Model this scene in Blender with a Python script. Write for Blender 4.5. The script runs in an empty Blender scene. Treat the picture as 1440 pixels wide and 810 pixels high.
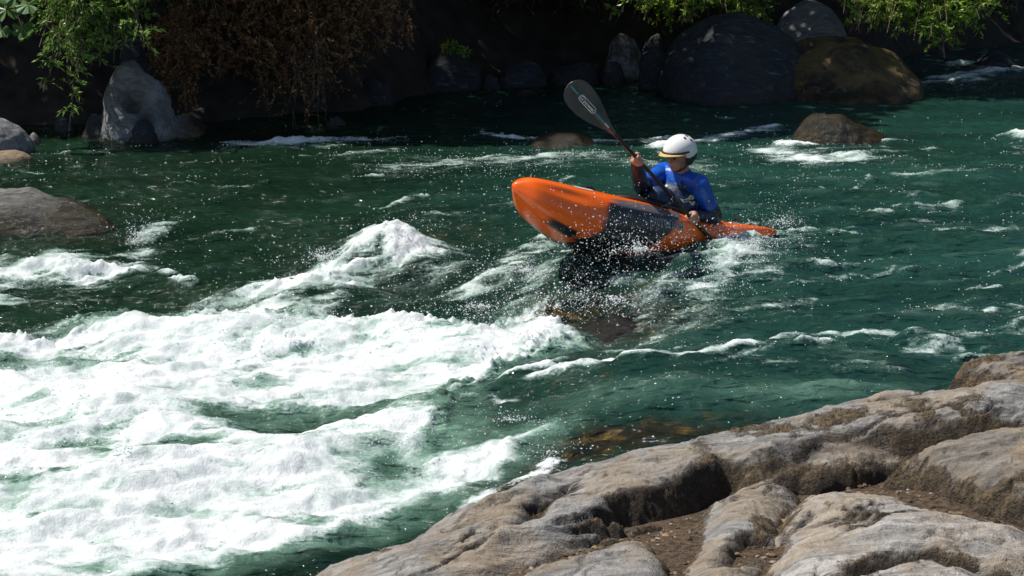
import bpy, bmesh, math, random
import numpy as np
from mathutils import Vector, Matrix, Quaternion

random.seed(7)
RNG = np.random.default_rng(11)
SC = bpy.context.scene
COL = SC.collection

# ------------------------------------------------------------------ camera geometry
CAM_H, PITCH, FPX = 3.3, math.radians(14.05), 2660.0
cp, sp_ = math.cos(PITCH), math.sin(PITCH)


def ray(px, py):
    u = (px - 720) / FPX
    v = -(py - 405) / FPX
    return np.array([u, cp + v * sp_, -sp_ + v * cp])


def onz(px, py, z=0.0):
    d = ray(px, py)
    t = (z - CAM_H) / d[2]
    return np.array([d[0] * t, d[1] * t, z])


def onY(px, py, Y):
    d = ray(px, py)
    t = Y / d[1]
    return np.array([d[0] * t, Y, CAM_H + d[2] * t])


# sun direction (towards the sun)
SUN_EL = math.radians(58)
SUN_AZ = math.radians(170)          # measured from +X counter-clockwise
S = np.array([math.cos(SUN_EL) * math.cos(SUN_AZ), math.cos(SUN_EL) * math.sin(SUN_AZ), math.sin(SUN_EL)])

# ------------------------------------------------------------------ noise
_g2 = np.random.default_rng(3).uniform(0, 2 * np.pi, 256)
_g2 = np.stack([np.cos(_g2), np.sin(_g2)], 1)
_g3 = np.random.default_rng(4).normal(size=(256, 3))
_g3 /= np.linalg.norm(_g3, axis=1)[:, None]


def _hash(ix, iy, iz=0, seed=0):
    h = (ix * 374761393 + iy * 668265263 + iz * 2147483647 + seed * 974711) & 0xffffffff
    h = ((h ^ (h >> 13)) * 1274126177) & 0xffffffff
    return (h ^ (h >> 16)) & 255


def gn2(x, y, seed=0):
    x = np.asarray(x, float); y = np.asarray(y, float)
    xi = np.floor(x).astype(np.int64); yi = np.floor(y).astype(np.int64)
    xf = x - xi; yf = y - yi
    u = xf ** 3 * (xf * (xf * 6 - 15) + 10); v = yf ** 3 * (yf * (yf * 6 - 15) + 10)

    def c(dx, dy):
        g = _g2[_hash(xi + dx, yi + dy, 0, seed)]
        return g[..., 0] * (xf - dx) + g[..., 1] * (yf - dy)
    a = c(0, 0) * (1 - u) + c(1, 0) * u
    b = c(0, 1) * (1 - u) + c(1, 1) * u
    return 1.5 * (a * (1 - v) + b * v)


def gn3(p, seed=0):
    pi = np.floor(p).astype(np.int64); f = p - pi
    w = f ** 3 * (f * (f * 6 - 15) + 10)
    r = 0
    for dx in (0, 1):
        for dy in (0, 1):
            for dz in (0, 1):
                g = _g3[_hash(pi[:, 0] + dx, pi[:, 1] + dy, pi[:, 2] + dz, seed)]
                d = g[:, 0] * (f[:, 0] - dx) + g[:, 1] * (f[:, 1] - dy) + g[:, 2] * (f[:, 2] - dz)
                wt = (w[:, 0] if dx else 1 - w[:, 0]) * (w[:, 1] if dy else 1 - w[:, 1]) * (w[:, 2] if dz else 1 - w[:, 2])
                r = r + d * wt
    return 1.5 * r


def fbm2(x, y, oct=4, seed=0, gain=.5, ridged=False):
    r, a, s = 0, 1.0, 0
    for i in range(oct):
        n = gn2(x, y, seed + i * 17)
        if ridged:
            n = 1 - 2 * np.abs(n)
        r = r + n * a; s += a; a *= gain
        x = x * 2.03 + 5.3; y = y * 2.03 - 3.1
    return r / s


def fbm3(p, oct=4, seed=0, gain=.5, ridged=False):
    r, a, s = 0, 1.0, 0
    for i in range(oct):
        n = gn3(p, seed + i * 17)
        if ridged:
            n = 1 - 2 * np.abs(n)
        r = r + n * a; s += a; a *= gain
        p = p * 2.03 + 5.3
    return r / s


def ss(a, b, x):
    t = np.clip((x - a) / (b - a), 0, 1)
    return t * t * (3 - 2 * t)


def seg_dist(X, Y, a, b):
    dx, dy = b[0] - a[0], b[1] - a[1]
    L = dx * dx + dy * dy + 1e-12
    t = np.clip(((X - a[0]) * dx + (Y - a[1]) * dy) / L, 0, 1)
    return np.hypot(X - a[0] - t * dx, Y - a[1] - t * dy), t


def line_dist(X, Y, pts):
    r = np.full(np.shape(X), 1e9)
    for a, b in zip(pts[:-1], pts[1:]):
        d, _ = seg_dist(X, Y, a, b)
        r = np.minimum(r, d)
    return r


def poly_sd(X, Y, pts):
    """signed distance, positive inside"""
    r = np.full(np.shape(X), 1e9); ins = np.zeros(np.shape(X), bool)
    n = len(pts)
    for i in range(n):
        a, b = pts[i], pts[(i + 1) % n]
        d, _ = seg_dist(X, Y, a, b)
        r = np.minimum(r, d)
        c = ((a[1] > Y) != (b[1] > Y))
        xx = (b[0] - a[0]) * (Y - a[1]) / ((b[1] - a[1]) if abs(b[1] - a[1]) > 1e-9 else 1e-9) + a[0]
        ins ^= c & (X < xx)
    return np.where(ins, r, -r)


# ------------------------------------------------------------------ object helpers
def np_mesh(name, co, faces, mat=None, smooth=True, parent=None, attrs=None):
    me = bpy.data.meshes.new(name)
    co = np.ascontiguousarray(co, dtype=np.float32); faces = np.ascontiguousarray(faces, dtype=np.int32)
    nf, k = faces.shape
    me.vertices.add(len(co)); me.vertices.foreach_set('co', co.ravel())
    me.loops.add(nf * k); me.loops.foreach_set('vertex_index', faces.ravel())
    me.polygons.add(nf)
    me.polygons.foreach_set('loop_start', np.arange(0, nf * k, k, dtype=np.int32))
    me.polygons.foreach_set('loop_total', np.full(nf, k, dtype=np.int32))
    me.polygons.foreach_set('use_smooth', np.full(nf, smooth, dtype=bool))
    me.update(calc_edges=True)
    for an, av in (attrs or {}).items():
        at = me.attributes.new(an, 'FLOAT', 'POINT')
        at.data.foreach_set('value', np.ascontiguousarray(av, dtype=np.float32).ravel())
    o = bpy.data.objects.new(name, me); COL.objects.link(o)
    if mat: me.materials.append(mat)
    if parent: o.parent = parent
    return o


def bm_obj(name, bm, mat=None, parent=None, smooth=True):
    me = bpy.data.meshes.new(name)
    bmesh.ops.recalc_face_normals(bm, faces=bm.faces)
    bm.to_mesh(me); bm.free()
    for p in me.polygons: p.use_smooth = smooth
    o = bpy.data.objects.new(name, me); COL.objects.link(o)
    if mat: me.materials.append(mat)
    if parent: o.parent = parent
    return o


def tag(o, label=None, cat=None, group=None, kind=None):
    if label: o['label'] = label
    if cat: o['category'] = cat
    if group: o['group'] = group
    if kind: o['kind'] = kind
    return o


def grid_faces(ny, nx, mask=None):
    i = np.arange(ny * nx).reshape(ny, nx)
    f = np.stack([i[:-1, :-1], i[:-1, 1:], i[1:, 1:], i[1:, :-1]], -1).reshape(-1, 4)
    if mask is not None:
        m = (mask[:-1, :-1] | mask[:-1, 1:] | mask[1:, 1:] | mask[1:, :-1]).reshape(-1)
        f = f[m]
    return f


def compact(co, faces, attrs):
    used = np.zeros(len(co), bool); used[faces.ravel()] = True
    idx = np.cumsum(used) - 1
    return co[used], idx[faces], {k: v[used] for k, v in attrs.items()}


# ------------------------------------------------------------------ materials
class NT:
    def __init__(s, name, kind='material'):
        s.m = bpy.data.materials.new(name); s.m.use_nodes = True
        s.t = s.m.node_tree; s.t.nodes.clear()
        s.out = s.n('ShaderNodeOutputMaterial')

    def n(s, typ, **kw):
        nd = s.t.nodes.new(typ)
        for k, v in kw.items(): setattr(nd, k, v)
        return nd

    def l(s, a, b): s.t.links.new(a, b)

    def val(s, sock, v):
        if hasattr(v, 'is_linked') or isinstance(v, bpy.types.NodeSocket): s.l(v, sock)
        else: sock.default_value = v

    def math(s, op, a, b=None, c=None, clamp=False):
        nd = s.n('ShaderNodeMath', operation=op, use_clamp=clamp)
        s.val(nd.inputs[0], a)
        if b is not None: s.val(nd.inputs[1], b)
        if c is not None: s.val(nd.inputs[2], c)
        return nd.outputs[0]

    def mix(s, f, a, b):
        nd = s.n('ShaderNodeMix', data_type='RGBA')
        s.val(nd.inputs[0], f)
        for k, v in ((6, a), (7, b)):
            if isinstance(v, tuple): nd.inputs[k].default_value = (*v, 1)[:4]
            else: s.l(v, nd.inputs[k])
        return nd.outputs[2]

    def noise(s, vec, scale, detail=4, rough=.55, dist=0.0):
        nd = s.n('ShaderNodeTexNoise')
        s.l(vec, nd.inputs['Vector'])
        nd.inputs['Scale'].default_value = scale; nd.inputs['Detail'].default_value = detail
        nd.inputs['Roughness'].default_value = rough; nd.inputs['Distortion'].default_value = dist
        return nd.outputs['Fac']

    def ramp(s, f, stops):
        nd = s.n('ShaderNodeValToRGB'); e = nd.color_ramp.elements
        while len(e) < len(stops): e.new(0.5)
        for k, (p, c) in enumerate(stops):
            e[k].position = p
            e[k].color = (*c, 1) if isinstance(c, tuple) else (c, c, c, 1)
        s.l(f, nd.inputs[0])
        return nd.outputs[0]

    def sstep(s, a, b, x):
        nd = s.n('ShaderNodeMapRange', interpolation_type='SMOOTHSTEP')
        s.val(nd.inputs['Value'], x); s.val(nd.inputs['From Min'], a); s.val(nd.inputs['From Max'], b)
        return nd.outputs['Result']

    def coord(s): return s.n('ShaderNodeTexCoord').outputs['Object']

    def attr(s, name): return s.n('ShaderNodeAttribute', attribute_name=name).outputs['Fac']

    def mapping(s, vec, scale=(1, 1, 1), rot=(0, 0, 0)):
        nd = s.n('ShaderNodeMapping'); s.l(vec, nd.inputs[0])
        nd.inputs['Rotation'].default_value = rot; nd.inputs['Scale'].default_value = scale
        return nd.outputs[0]

    def bump(s, h, strength=.5, dist=.02, normal=None):
        nd = s.n('ShaderNodeBump'); s.l(h, nd.inputs['Height'])
        nd.inputs['Strength'].default_value = strength; nd.inputs['Distance'].default_value = dist
        if normal: s.l(normal, nd.inputs['Normal'])
        return nd.outputs[0]

    def bsdf(s, color, rough=.5, normal=None, spec=.5, **kw):
        nd = s.n('ShaderNodeBsdfPrincipled')
        if isinstance(color, tuple): nd.inputs['Base Color'].default_value = (*color, 1)
        else: s.l(color, nd.inputs['Base Color'])
        s.val(nd.inputs['Roughness'], rough)
        nd.inputs['Specular IOR Level'].default_value = spec
        if normal: s.l(normal, nd.inputs['Normal'])
        for k, v in kw.items(): s.val(nd.inputs[k.replace('_', ' ')], v)
        return nd.outputs[0]

    def done(s, sh): s.l(sh, s.out.inputs[0]); return s.m


def simple_mat(name, c, rough=.5, var=.25, scale=12, bump=.0, spec=.5, **kw):
    t = NT(name); co = t.coord(); n = t.noise(co, scale, 5)
    c2 = tuple(x * (1 - var) for x in c); c3 = tuple(min(1, x * (1 + var)) for x in c)
    colr = t.ramp(n, [(.3, c2), (.7, c3)])
    nb = t.bump(t.noise(co, scale * 4, 4), bump, .01) if bump else None
    return t.done(t.bsdf(colr, rough, nb, spec, **kw))


def water_mat():
    t = NT('river_water'); co = t.coord()
    flow = t.mapping(co, (.36, 1, 1), (0, 0, math.radians(-14)))
    F, A, D = t.attr('foam'), t.attr('aer_shading'), t.attr('bed')
    n1 = t.noise(flow, 8, 7, .7, .8)
    n2 = t.noise(co, 38, 5, .7, .4)
    n3 = t.noise(flow, 55, 3, .6)
    nn = t.math('ADD', t.math('MULTIPLY', n1, .55), t.math('MULTIPLY', n2, .45))
    x = t.math('ADD', F, t.math('MULTIPLY', t.math('SUBTRACT', nn, .5), 1.9))
    dense = t.sstep(.46, .74, x)
    # colour of the water body
    g = t.noise(flow, 1.1, 4)
    sx = t.n('ShaderNodeSeparateXYZ'); t.l(co, sx.inputs[0])
    cg = t.ramp(g, [(.3, (.004, .013, .006)), (.55, (.007, .024, .012)), (.75, (.012, .038, .020))])
    cb = t.ramp(g, [(.3, (.007, .030, .022)), (.55, (.012, .050, .037)), (.75, (.019, .070, .053))])
    base = t.mix(t.sstep(-2.2, 2.2, sx.outputs[0]), cg, cb)
    base = t.mix(t.math('MULTIPLY', A, t.sstep(.25, .7, n1)), base, (.26, .44, .34))
    base = t.mix(t.math('MULTIPLY', A, .35), base, (.16, .32, .23))
    haze = t.math('MULTIPLY', t.sstep(.22, .74, x), t.sstep(.12, .5, F))
    base = t.mix(t.math('MULTIPLY', haze, .85), base, (.42, .55, .49))
    bedc = t.ramp(t.noise(co, 7, 5), [(.35, (.003, .007, .006)), (.55, (.022, .018, .008)), (.68, (.12, .075, .02))])
    base = t.mix(D, base, bedc)
    b1 = t.noise(flow, 13, 2, .5, .6); b2 = t.noise(co, 60, 2, .5)
    h = t.math('ADD', b1, t.math('MULTIPLY', b2, .10))
    nb = t.bump(h, 1.0, .07)
    wat = t.bsdf(base, .055, nb, .5, IOR=1.33)
    fh = t.math('ADD', t.math('MULTIPLY', n2, 1.0), t.math('MULTIPLY', t.noise(co, 110, 4, .7), .5))
    fb = t.bump(fh, .75, .016)
    wn = t.n('ShaderNodeTexNoise'); t.l(co, wn.inputs['Vector']); wn.inputs['Scale'].default_value = 1.6; wn.inputs['Detail'].default_value = 3
    vm = t.n('ShaderNodeVectorMath', operation='MULTIPLY_ADD'); t.l(wn.outputs['Color'], vm.inputs[0]); vm.inputs[1].default_value = (.9, .9, 0); t.l(co, vm.inputs[2])
    sf = t.noise(t.mapping(vm.outputs[0], (.22, 1, .6), (0, 0, math.radians(-14))), 11, 8, .74, .3)
    big = t.noise(t.mapping(vm.outputs[0], (.5, 1, .6), (0, 0, math.radians(-14))), 1.9, 3, .5)
    sm = t.math('ADD', t.math('ADD', t.math('MULTIPLY', sf, .62), t.math('MULTIPLY', t.math('SUBTRACT', big, .5), .34)), t.math('MULTIPLY', t.noise(co, 5, 6, .7, .5), .38))  # foam relief shading painted as colour streaks and broad tone zones
    _u = t.math('ADD', t.math('MULTIPLY', sf, .7), t.math('MULTIPLY', t.noise(co, 5, 6, .7, .5), .3))
    fcol = t.ramp(t.math('ADD', sm, t.math('MULTIPLY', t.math('SUBTRACT', F, .8), .35)), [(.34, (.30, .43, .37)), (.42, (.54, .64, .60)), (.49, (.74, .80, .785)), (.56, (.84, .87, .865)), (.66, (.92, .93, .93))])
    foam = t.bsdf(fcol, .45, fb, .4)
    mx = t.n('ShaderNodeMixShader'); t.l(dense, mx.inputs[0]); t.l(wat, mx.inputs[1]); t.l(foam, mx.inputs[2])
    return t.done(mx.outputs[0])


def rock_mat(name, grey=(.275, .265, .25), brown=(.265, .19, .108), dark=(.025, .018, .012), brown_amt=.5, wet=None, fine=1.0):
    """grey water-worn stone with dried brown growth; attribute 'moss' drives the growth, 'wetz' the dark wet foot and painted shade"""
    t = NT(name); co = t.coord(); M = t.attr('moss')
    n1 = t.noise(co, 2.3 * fine, 6, .6, .5); n2 = t.noise(co, 14 * fine, 6, .65); n3 = t.noise(co, 60 * fine, 4, .7)
    st = t.noise(t.mapping(co, (1, 4.5, 3), (0, 0, math.radians(-25))), 3.2 * fine, 6, .65, 1.2)
    g = t.ramp(st, [(.28, tuple(x * .42 for x in grey)), (.47, tuple(x * .85 for x in grey)), (.60, tuple(min(1, x * 1.3) for x in grey)), (.8, (.34, .33, .31))])
    tan = t.mix(t.sstep(.42, .62, n1), g, tuple(x * 1.3 for x in brown))
    g = t.mix(brown_amt, g, tan)
    n4 = t.noise(co, 24 * fine, 5, .7, 1.0)
    br = t.ramp(t.math('ADD', t.math('MULTIPLY', n3, .5), t.math('MULTIPLY', n4, .5)), [(.36, tuple(x * .10 for x in brown)), (.48, tuple(x * .55 for x in brown)), (.56, brown), (.68, tuple(min(1, x * 1.6) for x in brown))])
    mk = t.sstep(.47, .61, t.math('ADD', t.math('MULTIPLY', M, .45), t.math('MULTIPLY', n2, .62)))
    c = t.mix(mk, g, br)
    sp = t.sstep(.66, .72, t.noise(co, 33 * fine, 4, .6))
    c = t.mix(t.math('MULTIPLY', sp, .8), c, (.30, .17, .08))
    dk = t.attr('crev_shade')
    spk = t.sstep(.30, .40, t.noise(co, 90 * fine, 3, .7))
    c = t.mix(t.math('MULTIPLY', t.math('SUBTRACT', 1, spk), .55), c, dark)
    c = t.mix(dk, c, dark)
    h = t.math('ADD', t.math('ADD', t.math('MULTIPLY', n2, .6), t.math('MULTIPLY', st, .8)), t.math('MULTIPLY', n3, .18))
    h = t.math('ADD', h, t.math('MULTIPLY', mk, t.math('MULTIPLY', t.math('ADD', n3, n4), .9)))
    nb = t.bump(h, .9, .05)
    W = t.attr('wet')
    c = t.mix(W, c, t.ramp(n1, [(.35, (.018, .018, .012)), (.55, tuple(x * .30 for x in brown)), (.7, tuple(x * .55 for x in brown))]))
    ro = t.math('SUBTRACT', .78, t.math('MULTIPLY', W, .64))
    return t.done(t.bsdf(c, ro, nb, .4))


def leaf_mat(name, c1, c2, trans=.35, rough=.4):
    t = NT(name); co = t.coord()
    n = t.noise(co, 6, 3)
    gi = t.n('ShaderNodeNewGeometry').outputs['Random Per Island']
    f = t.math('ADD', t.math('MULTIPLY', gi, .7), t.math('MULTIPLY', n, .3))
    c = t.ramp(f, [(.1, c1), (.9, c2)])
    p = t.bsdf(c, rough, None, .45)
    tr = t.n('ShaderNodeBsdfTranslucent'); t.l(c, tr.inputs[0])
    mx = t.n('ShaderNodeMixShader'); mx.inputs[0].default_value = trans
    t.l(p, mx.inputs[1]); t.l(tr.outputs[0], mx.inputs[2])
    return t.done(mx.outputs[0])


M = {}
M['water'] = water_mat()
M['rock_near'] = rock_mat('near_bank_rock', brown_amt=.5)
M['rock_brown'] = rock_mat('brown_crusted_rock', grey=(.20, .18, .155), brown_amt=.8)
M['rock_light'] = rock_mat('pale_worn_rock', grey=(.38, .36, .335), brown_amt=.5)
M['rock_grey'] = rock_mat('grey_river_boulder', grey=(.23, .235, .235), brown_amt=.15)
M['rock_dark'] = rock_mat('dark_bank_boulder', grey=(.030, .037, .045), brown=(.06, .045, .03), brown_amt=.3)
M['rock_mid'] = rock_mat('river_stained_rock', grey=(.19, .19, .175), brown=(.11, .085, .03), brown_amt=.12)
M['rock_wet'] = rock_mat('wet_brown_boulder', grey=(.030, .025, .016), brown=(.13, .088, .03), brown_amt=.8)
M['soil'] = simple_mat('dark_bank_soil', (.028, .021, .014), .9, .6, 5, .8)
M['gravel'] = simple_mat('river_bed_gravel', (.075, .048, .026), .9, .95, 34, 1.0)
M['willow'] = leaf_mat('willow_leaf', (.10, .24, .03), (.50, .70, .18), .55, .3)
M['bright'] = leaf_mat('bright_leaf', (.13, .28, .02), (.56, .74, .14), .55, .3)
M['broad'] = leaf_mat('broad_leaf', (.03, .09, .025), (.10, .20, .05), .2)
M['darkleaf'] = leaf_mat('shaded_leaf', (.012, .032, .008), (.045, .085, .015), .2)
M['dead'] = leaf_mat('dead_leaf', (.025, .014, .008), (.50, .27, .11), .25, .5)
M['bark'] = simple_mat('bark', (.10, .075, .05), .85, .5, 14, .6)
M['twig'] = simple_mat('dry_twig', (.09, .065, .045), .8, .4, 14, .3)


def drop_mat():
    t = NT('water_drop')
    b = t.bsdf((.92, .95, .96), .12, None, .7)
    return t.done(b)


M['drop'] = drop_mat()

# ================================================================== WATER
def wp(pts, z=-.15):
    return [onz(p[0], p[1], p[2] if len(p) > 2 else z)[:2] for p in pts]


def axis(segs):
    out = []
    for a, b, n in segs:
        out.append(np.linspace(a, b, n, endpoint=False))
    out.append([segs[-1][1]])
    return np.concatenate(out)


xs = axis([(-70, -20, 30), (-20, -8, 60), (-8, -6.2, 50), (-6.2, -3.6, 130), (-3.6, 3.6, 460), (3.6, 7.5, 190), (7.5, 12, 70), (12, 22, 50), (22, 70, 30)])
ys = axis([(2.0, 6.6, 60), (6.6, 12.5, 390), (12.5, 16, 190), (16, 26.5, 360), (26.5, 40, 80)])
WX, WY = np.meshgrid(xs, ys)


def gau(X, Y, px, py, z, amp, sx, sy, rot=0):
    c = onz(px, py, z); r = math.radians(rot)
    dx, dy = X - c[0], Y - c[1]
    a = dx * math.cos(r) + dy * math.sin(r); b = -dx * math.sin(r) + dy * math.cos(r)
    return amp * np.exp(-.5 * ((a / sx) ** 2 + (b / sy) ** 2))


FOAM_MAIN = [(-200, 470), (0, 465), (60, 470), (130, 445), (230, 440), (300, 447), (380, 437), (470, 448), (600, 458), (660, 478), (700, 466),
             (770, 455), (818, 494), (740, 520), (690, 535), (650, 560), (620, 600), (610, 645), (690, 640), (770, 630), (700, 668),
             (600, 690), (515, 724), (400, 752), (290, 776), (140, 796), (0, 804), (-200, 830)]


def water_fields(X, Y):
    # --- large domain warp
    w1 = fbm2(X * 1.3, Y * 1.3, 3, 21); w2 = fbm2(X * 1.3 + 9, Y * 1.3, 3, 22)
    w3 = fbm2(X * 5, Y * 5, 3, 23); w4 = fbm2(X * 5 + 9, Y * 5, 3, 24)
    Xw = X + .16 * w1 + .07 * w3; Yw = Y + .16 * w2 + .07 * w4
    # --- foam
    sd = poly_sd(Xw, Yw, wp(FOAM_MAIN, -.2))
    foam = ss(-.10, .12, sd)
    solid = ss(.0, .35, sd)

    def stroke(pts, wid, s, z=-.05, warp=1.0, pw=1.6):
        d = line_dist(X + (Xw - X) * warp, Y + (Yw - Y) * warp, wp(pts, z))
        return s * np.exp(-(d / wid) ** pw)

    def hole(px, py, sx, sy, rot=0, amt=1.0, z=-.25):
        return 1 - gau(Xw, Yw, px, py, z, amt, sx, sy, rot)
    hl = hole(435, 592, .34, .15, 5, 1.25) * hole(515, 580, .24, .07, 10, 1.1) * hole(335, 582, .20, .06, 0, .9)
    hl = hl * hole(100, 622, .22, .09, 0, .8) * hole(200, 642, .16, .13, 20, .95) * hole(262, 630, .12, .06, 0, .7) * hole(330, 640, .10, .05, 0, .6)
    hl = hl * hole(552, 665, .11, .15, 40, 1.0) * hole(185, 458, .38, .10, 0, .95) * hole(30, 505, .45, .12, 0, .7) * hole(40, 660, .2, .06, 0, .5)
    hl = np.clip(hl * hole(620, 600, .14, .34, 10, .75) * hole(60, 470, .35, .07, 0, .6), 0, 1)
    foam = foam * hl
    st = fbm2(X * 1.4 + .4 * Y, Y * 6 - 1.8 * X, 4, 31)                       # streaks along the flow
    st2 = fbm2(X * 3.2 + 1.0 * Y, Y * 11 - 3.0 * X, 4, 37)
    add = np.zeros_like(X)
    # upper-left breaking wave
    add = np.maximum(add, stroke([(590, 343, .1), (560, 335, .15), (520, 335, .1), (470, 350), (420, 362), (370, 385)], .20, .95, .08))
    add = np.maximum(add, stroke([(590, 350, .05), (520, 360), (450, 380), (380, 400), (320, 420)], .42, .74))
    add = np.maximum(add, stroke([(500, 380), (440, 405), (380, 425)], .22, .62))
    add = np.maximum(add, stroke([(340, 380), (250, 405), (120, 425), (0, 430)], .22, .40))
    # left rock tail
    add = np.maximum(add, stroke([(-60, 360), (20, 352), (80, 345), (130, 350), (165, 345)], .30, .85, .0))
    add = np.maximum(add, stroke([(165, 350), (205, 320), (215, 300)], .18, .58, .0))
    add = np.maximum(add, stroke([(0, 378), (-80, 395)], .25, .7, .0))
    add = np.maximum(add, stroke([(238, 350), (262, 362)], .09, .75, .0))
    # foam line on the tongue
    add = np.maximum(add, stroke([(640, 540), (700, 522), (760, 520), (830, 516, -.02), (900, 519, -.02), (960, 516, 0), (1060, 505, 0)], .045, .84, -.05, .8))
    add = np.maximum(add, stroke([(1060, 505), (1180, 490), (1290, 478), (1350, 485)], .05, .46, 0))
    add = np.maximum(add, stroke([(1270, 488), (1330, 482)], .09, .62, 0))
    # spray wash right of the stern, and streaks to the left of the bow
    add = np.maximum(add, stroke([(1075, 335), (1035, 372), (1005, 400)], .30, .70, .05))
    add = np.maximum(add, stroke([(1110, 330), (1060, 385), (970, 440)], .30, .44, .05))
    add = np.maximum(add, stroke([(990, 410), (930, 450), (850, 480)], .18, .42, 0))
    add = np.maximum(add, stroke([(790, 335), (740, 350), (690, 375), (640, 385)], .20, .58, .05))
    add = np.maximum(add, stroke([(830, 365, .1), (760, 380), (700, 420), (660, 450)], .28, .40, .05))
    add = np.maximum(add, stroke([(930, 368, .08), (990, 352, .08), (1030, 345, .06)], .13, .8, .08))
    add = np.maximum(add, stroke([(780, 362, .06), (850, 372, .08), (930, 372, .08)], .07, .55, .08))
    add = np.maximum(add, stroke([(960, 400), (900, 425), (840, 445), (800, 465)], .20, .46, 0))
    add = np.maximum(add, stroke([(900, 395, .05), (840, 405), (780, 425)], .12, .5, 0))
    add = np.maximum(add, stroke([(800, 470), (760, 470), (700, 480)], .14, .9, -.1))
    # along the near rock
    add = np.maximum(add, stroke([(770, 628), (700, 645), (640, 665)], .10, .75, -.05))
    add = np.maximum(add, stroke([(1060, 590, .1), (1000, 602, .1), (960, 612, .1)], .07, .95, .1))
    add = np.maximum(add, stroke([(600, 735), (540, 748), (480, 760)], .08, .72, -.1))
    # wakes upstream
    add = np.maximum(add, stroke([(690, 190), (740, 196), (800, 200), (900, 198), (935, 196)], .13, .85, 0))
    add = np.maximum(add, stroke([(930, 205), (1000, 195), (1050, 187), (1090, 180)], .20, .80, 0))
    add = np.maximum(add, stroke([(1110, 207), (1180, 206), (1265, 200)], .13, 1.0, 0))
    add = np.maximum(add, stroke([(1090, 215), (1150, 225), (1210, 222)], .34, .70, 0))
    add = np.maximum(add, stroke([(330, 205), (420, 200), (560, 198)], .15, .75, 0))
    add = np.maximum(add, stroke([(560, 235), (700, 225), (850, 222), (960, 235)], .50, .48, 0))
    add = np.maximum(add, stroke([(1290, 118), (1340, 112), (1440, 105), (1500, 100)], .28, .72, 0))
    add = np.maximum(add, stroke([(1330, 92), (1360, 90)], .20, .6, 0))
    add = np.maximum(add, stroke([(1420, 190), (1470, 200)], .16, .7, 0))
    for (a, b, c, d, w, s) in [(1260, 245, 1400, 238, .10, .48), (1210, 300, 1250, 300, .09, .52), (1320, 320, 1440, 318, .14, .5),
                               (1380, 408, 1400, 404, .07, .85), (1385, 440, 1440, 435, .09, .55), (1250, 390, 1380, 365, .07, .46),
                               (1180, 335, 1210, 330, .07, .5), (1230, 215, 1330, 212, .06, .44), (1120, 270, 1260, 262, .10, .36),
                               (1270, 440, 1440, 425, .2, .34), (430, 220, 560, 214, .12, .42), (0, 245, 120, 240, .06, .5),
                               (600, 300, 720, 285, .2, .38), (240, 230, 360, 225, .12, .34), (250, 260, 330, 262, .06, .42),
                               (870, 555, 1000, 545, .25, .28), (1100, 530, 1250, 520, .12, .42)]:
        add = np.maximum(add, stroke([(a, b), (c, d)], w, s, 0))
    rs = np.random.default_rng(77)
    for _ in range(85):
        px, py = rs.uniform(-20, 1460), rs.uniform(205, 560)
        if px < 640 and py > 320: continue
        ln_ = rs.uniform(40, 170) * (py / 400) ; sl_ = rs.normal(-.10, .05)
        w_ = rs.uniform(.035, .10); a_ = rs.uniform(.30, .62)
        c0_ = onz(px, py); m_ = (np.abs(WX - c0_[0]) < 2.2) & (np.abs(WY - c0_[1]) < 1.6)
        if X.shape == m_.shape:
            iy, ix = np.where(m_); y0_, y1_, x0_, x1_ = iy.min(), iy.max() + 1, ix.min(), ix.max() + 1
            sb = (slice(y0_, y1_), slice(x0_, x1_))
            L_ = wp([(px - ln_ / 2, py - sl_ * ln_ / 2), (px, py + rs.normal(0, 3)), (px + ln_ / 2, py + sl_ * ln_ / 2)], 0)
            add[sb] = np.maximum(add[sb], a_ * np.exp(-(line_dist(Xw[sb], Yw[sb], L_) / w_) ** 1.6))
    add = add * np.clip(.92 + 1.0 * st + .8 * st2, .1, 1.25)
    foam = np.clip(np.maximum(foam * (.93 + .14 * st), add), 0, 1)
    s3 = fbm2(Xw * 2.0 + .5 * Yw, Yw * 5.5 - 1.4 * Xw, 4, 33)
    body = .91 + .78 * s3 + .22 * w1 - .30 * gau(X, Y, 360, 490, -.2, 1, .5, .12, 4)
    foam = np.where(sd > -.2, np.minimum(foam, np.maximum(np.clip(body, .36, 1) * (.35 + .65 * hl), add * .9)), foam)
    # --- aerated pale water
    aer_shading = gau(X, Y, 340, 490, -.2, .9, .55, .20, 5) + gau(X, Y, 690, 490, -.2, .4, .4, .2)
    aer_shading = np.maximum(aer_shading, .75 * np.exp(-(line_dist(Xw, Yw, wp([(640, 545), (615, 600), (625, 640)], -.2)) / .22) ** 2))
    aer_shading = np.maximum(aer_shading, ss(-.25, .15, sd) * .9)
    aer_shading = np.maximum(aer_shading, gau(X, Y, 1200 - 40, 555, 0, .35, .35, .10, 15) + gau(X, Y, 860, 560, 0, .16, .6, .12, 10))
    aer_shading = np.maximum(aer_shading, ss(.4, .9, add) * .6)
    aer_shading = aer_shading * (.30 + .70 * hl)
    # --- dark bed showing through
    bed = gau(Xw, Yw, 890, 440, -.05, .85, .36, .30, 0) + gau(Xw, Yw, 775, 435, -.05, .8, .16, .2) + gau(Xw, Yw, 940, 590, .05, .85, .5, .14, 12)
    bed += gau(Xw, Yw, 780, 640, -.1, .6, .5, .10, 25) + gau(Xw, Yw, 640, 325, 0, .25, .35, .5)
    bed += .75 * np.exp(-(line_dist(Xw, Yw, wp([(120, 812), (300, 800), (440, 778), (560, 752), (640, 708), (720, 662)], -.1)) / .13) ** 2)
    bed = np.clip(bed, 0, 1)
    # --- heights
    low = ss(1.2, -1.2, X + .15 * (Y - 12)) * ss(17.5, 13.0, Y)
    h = -.28 * low
    h = h + gau(X, Y, 880, 372, .05, .16, .80, .36, -8)
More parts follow.
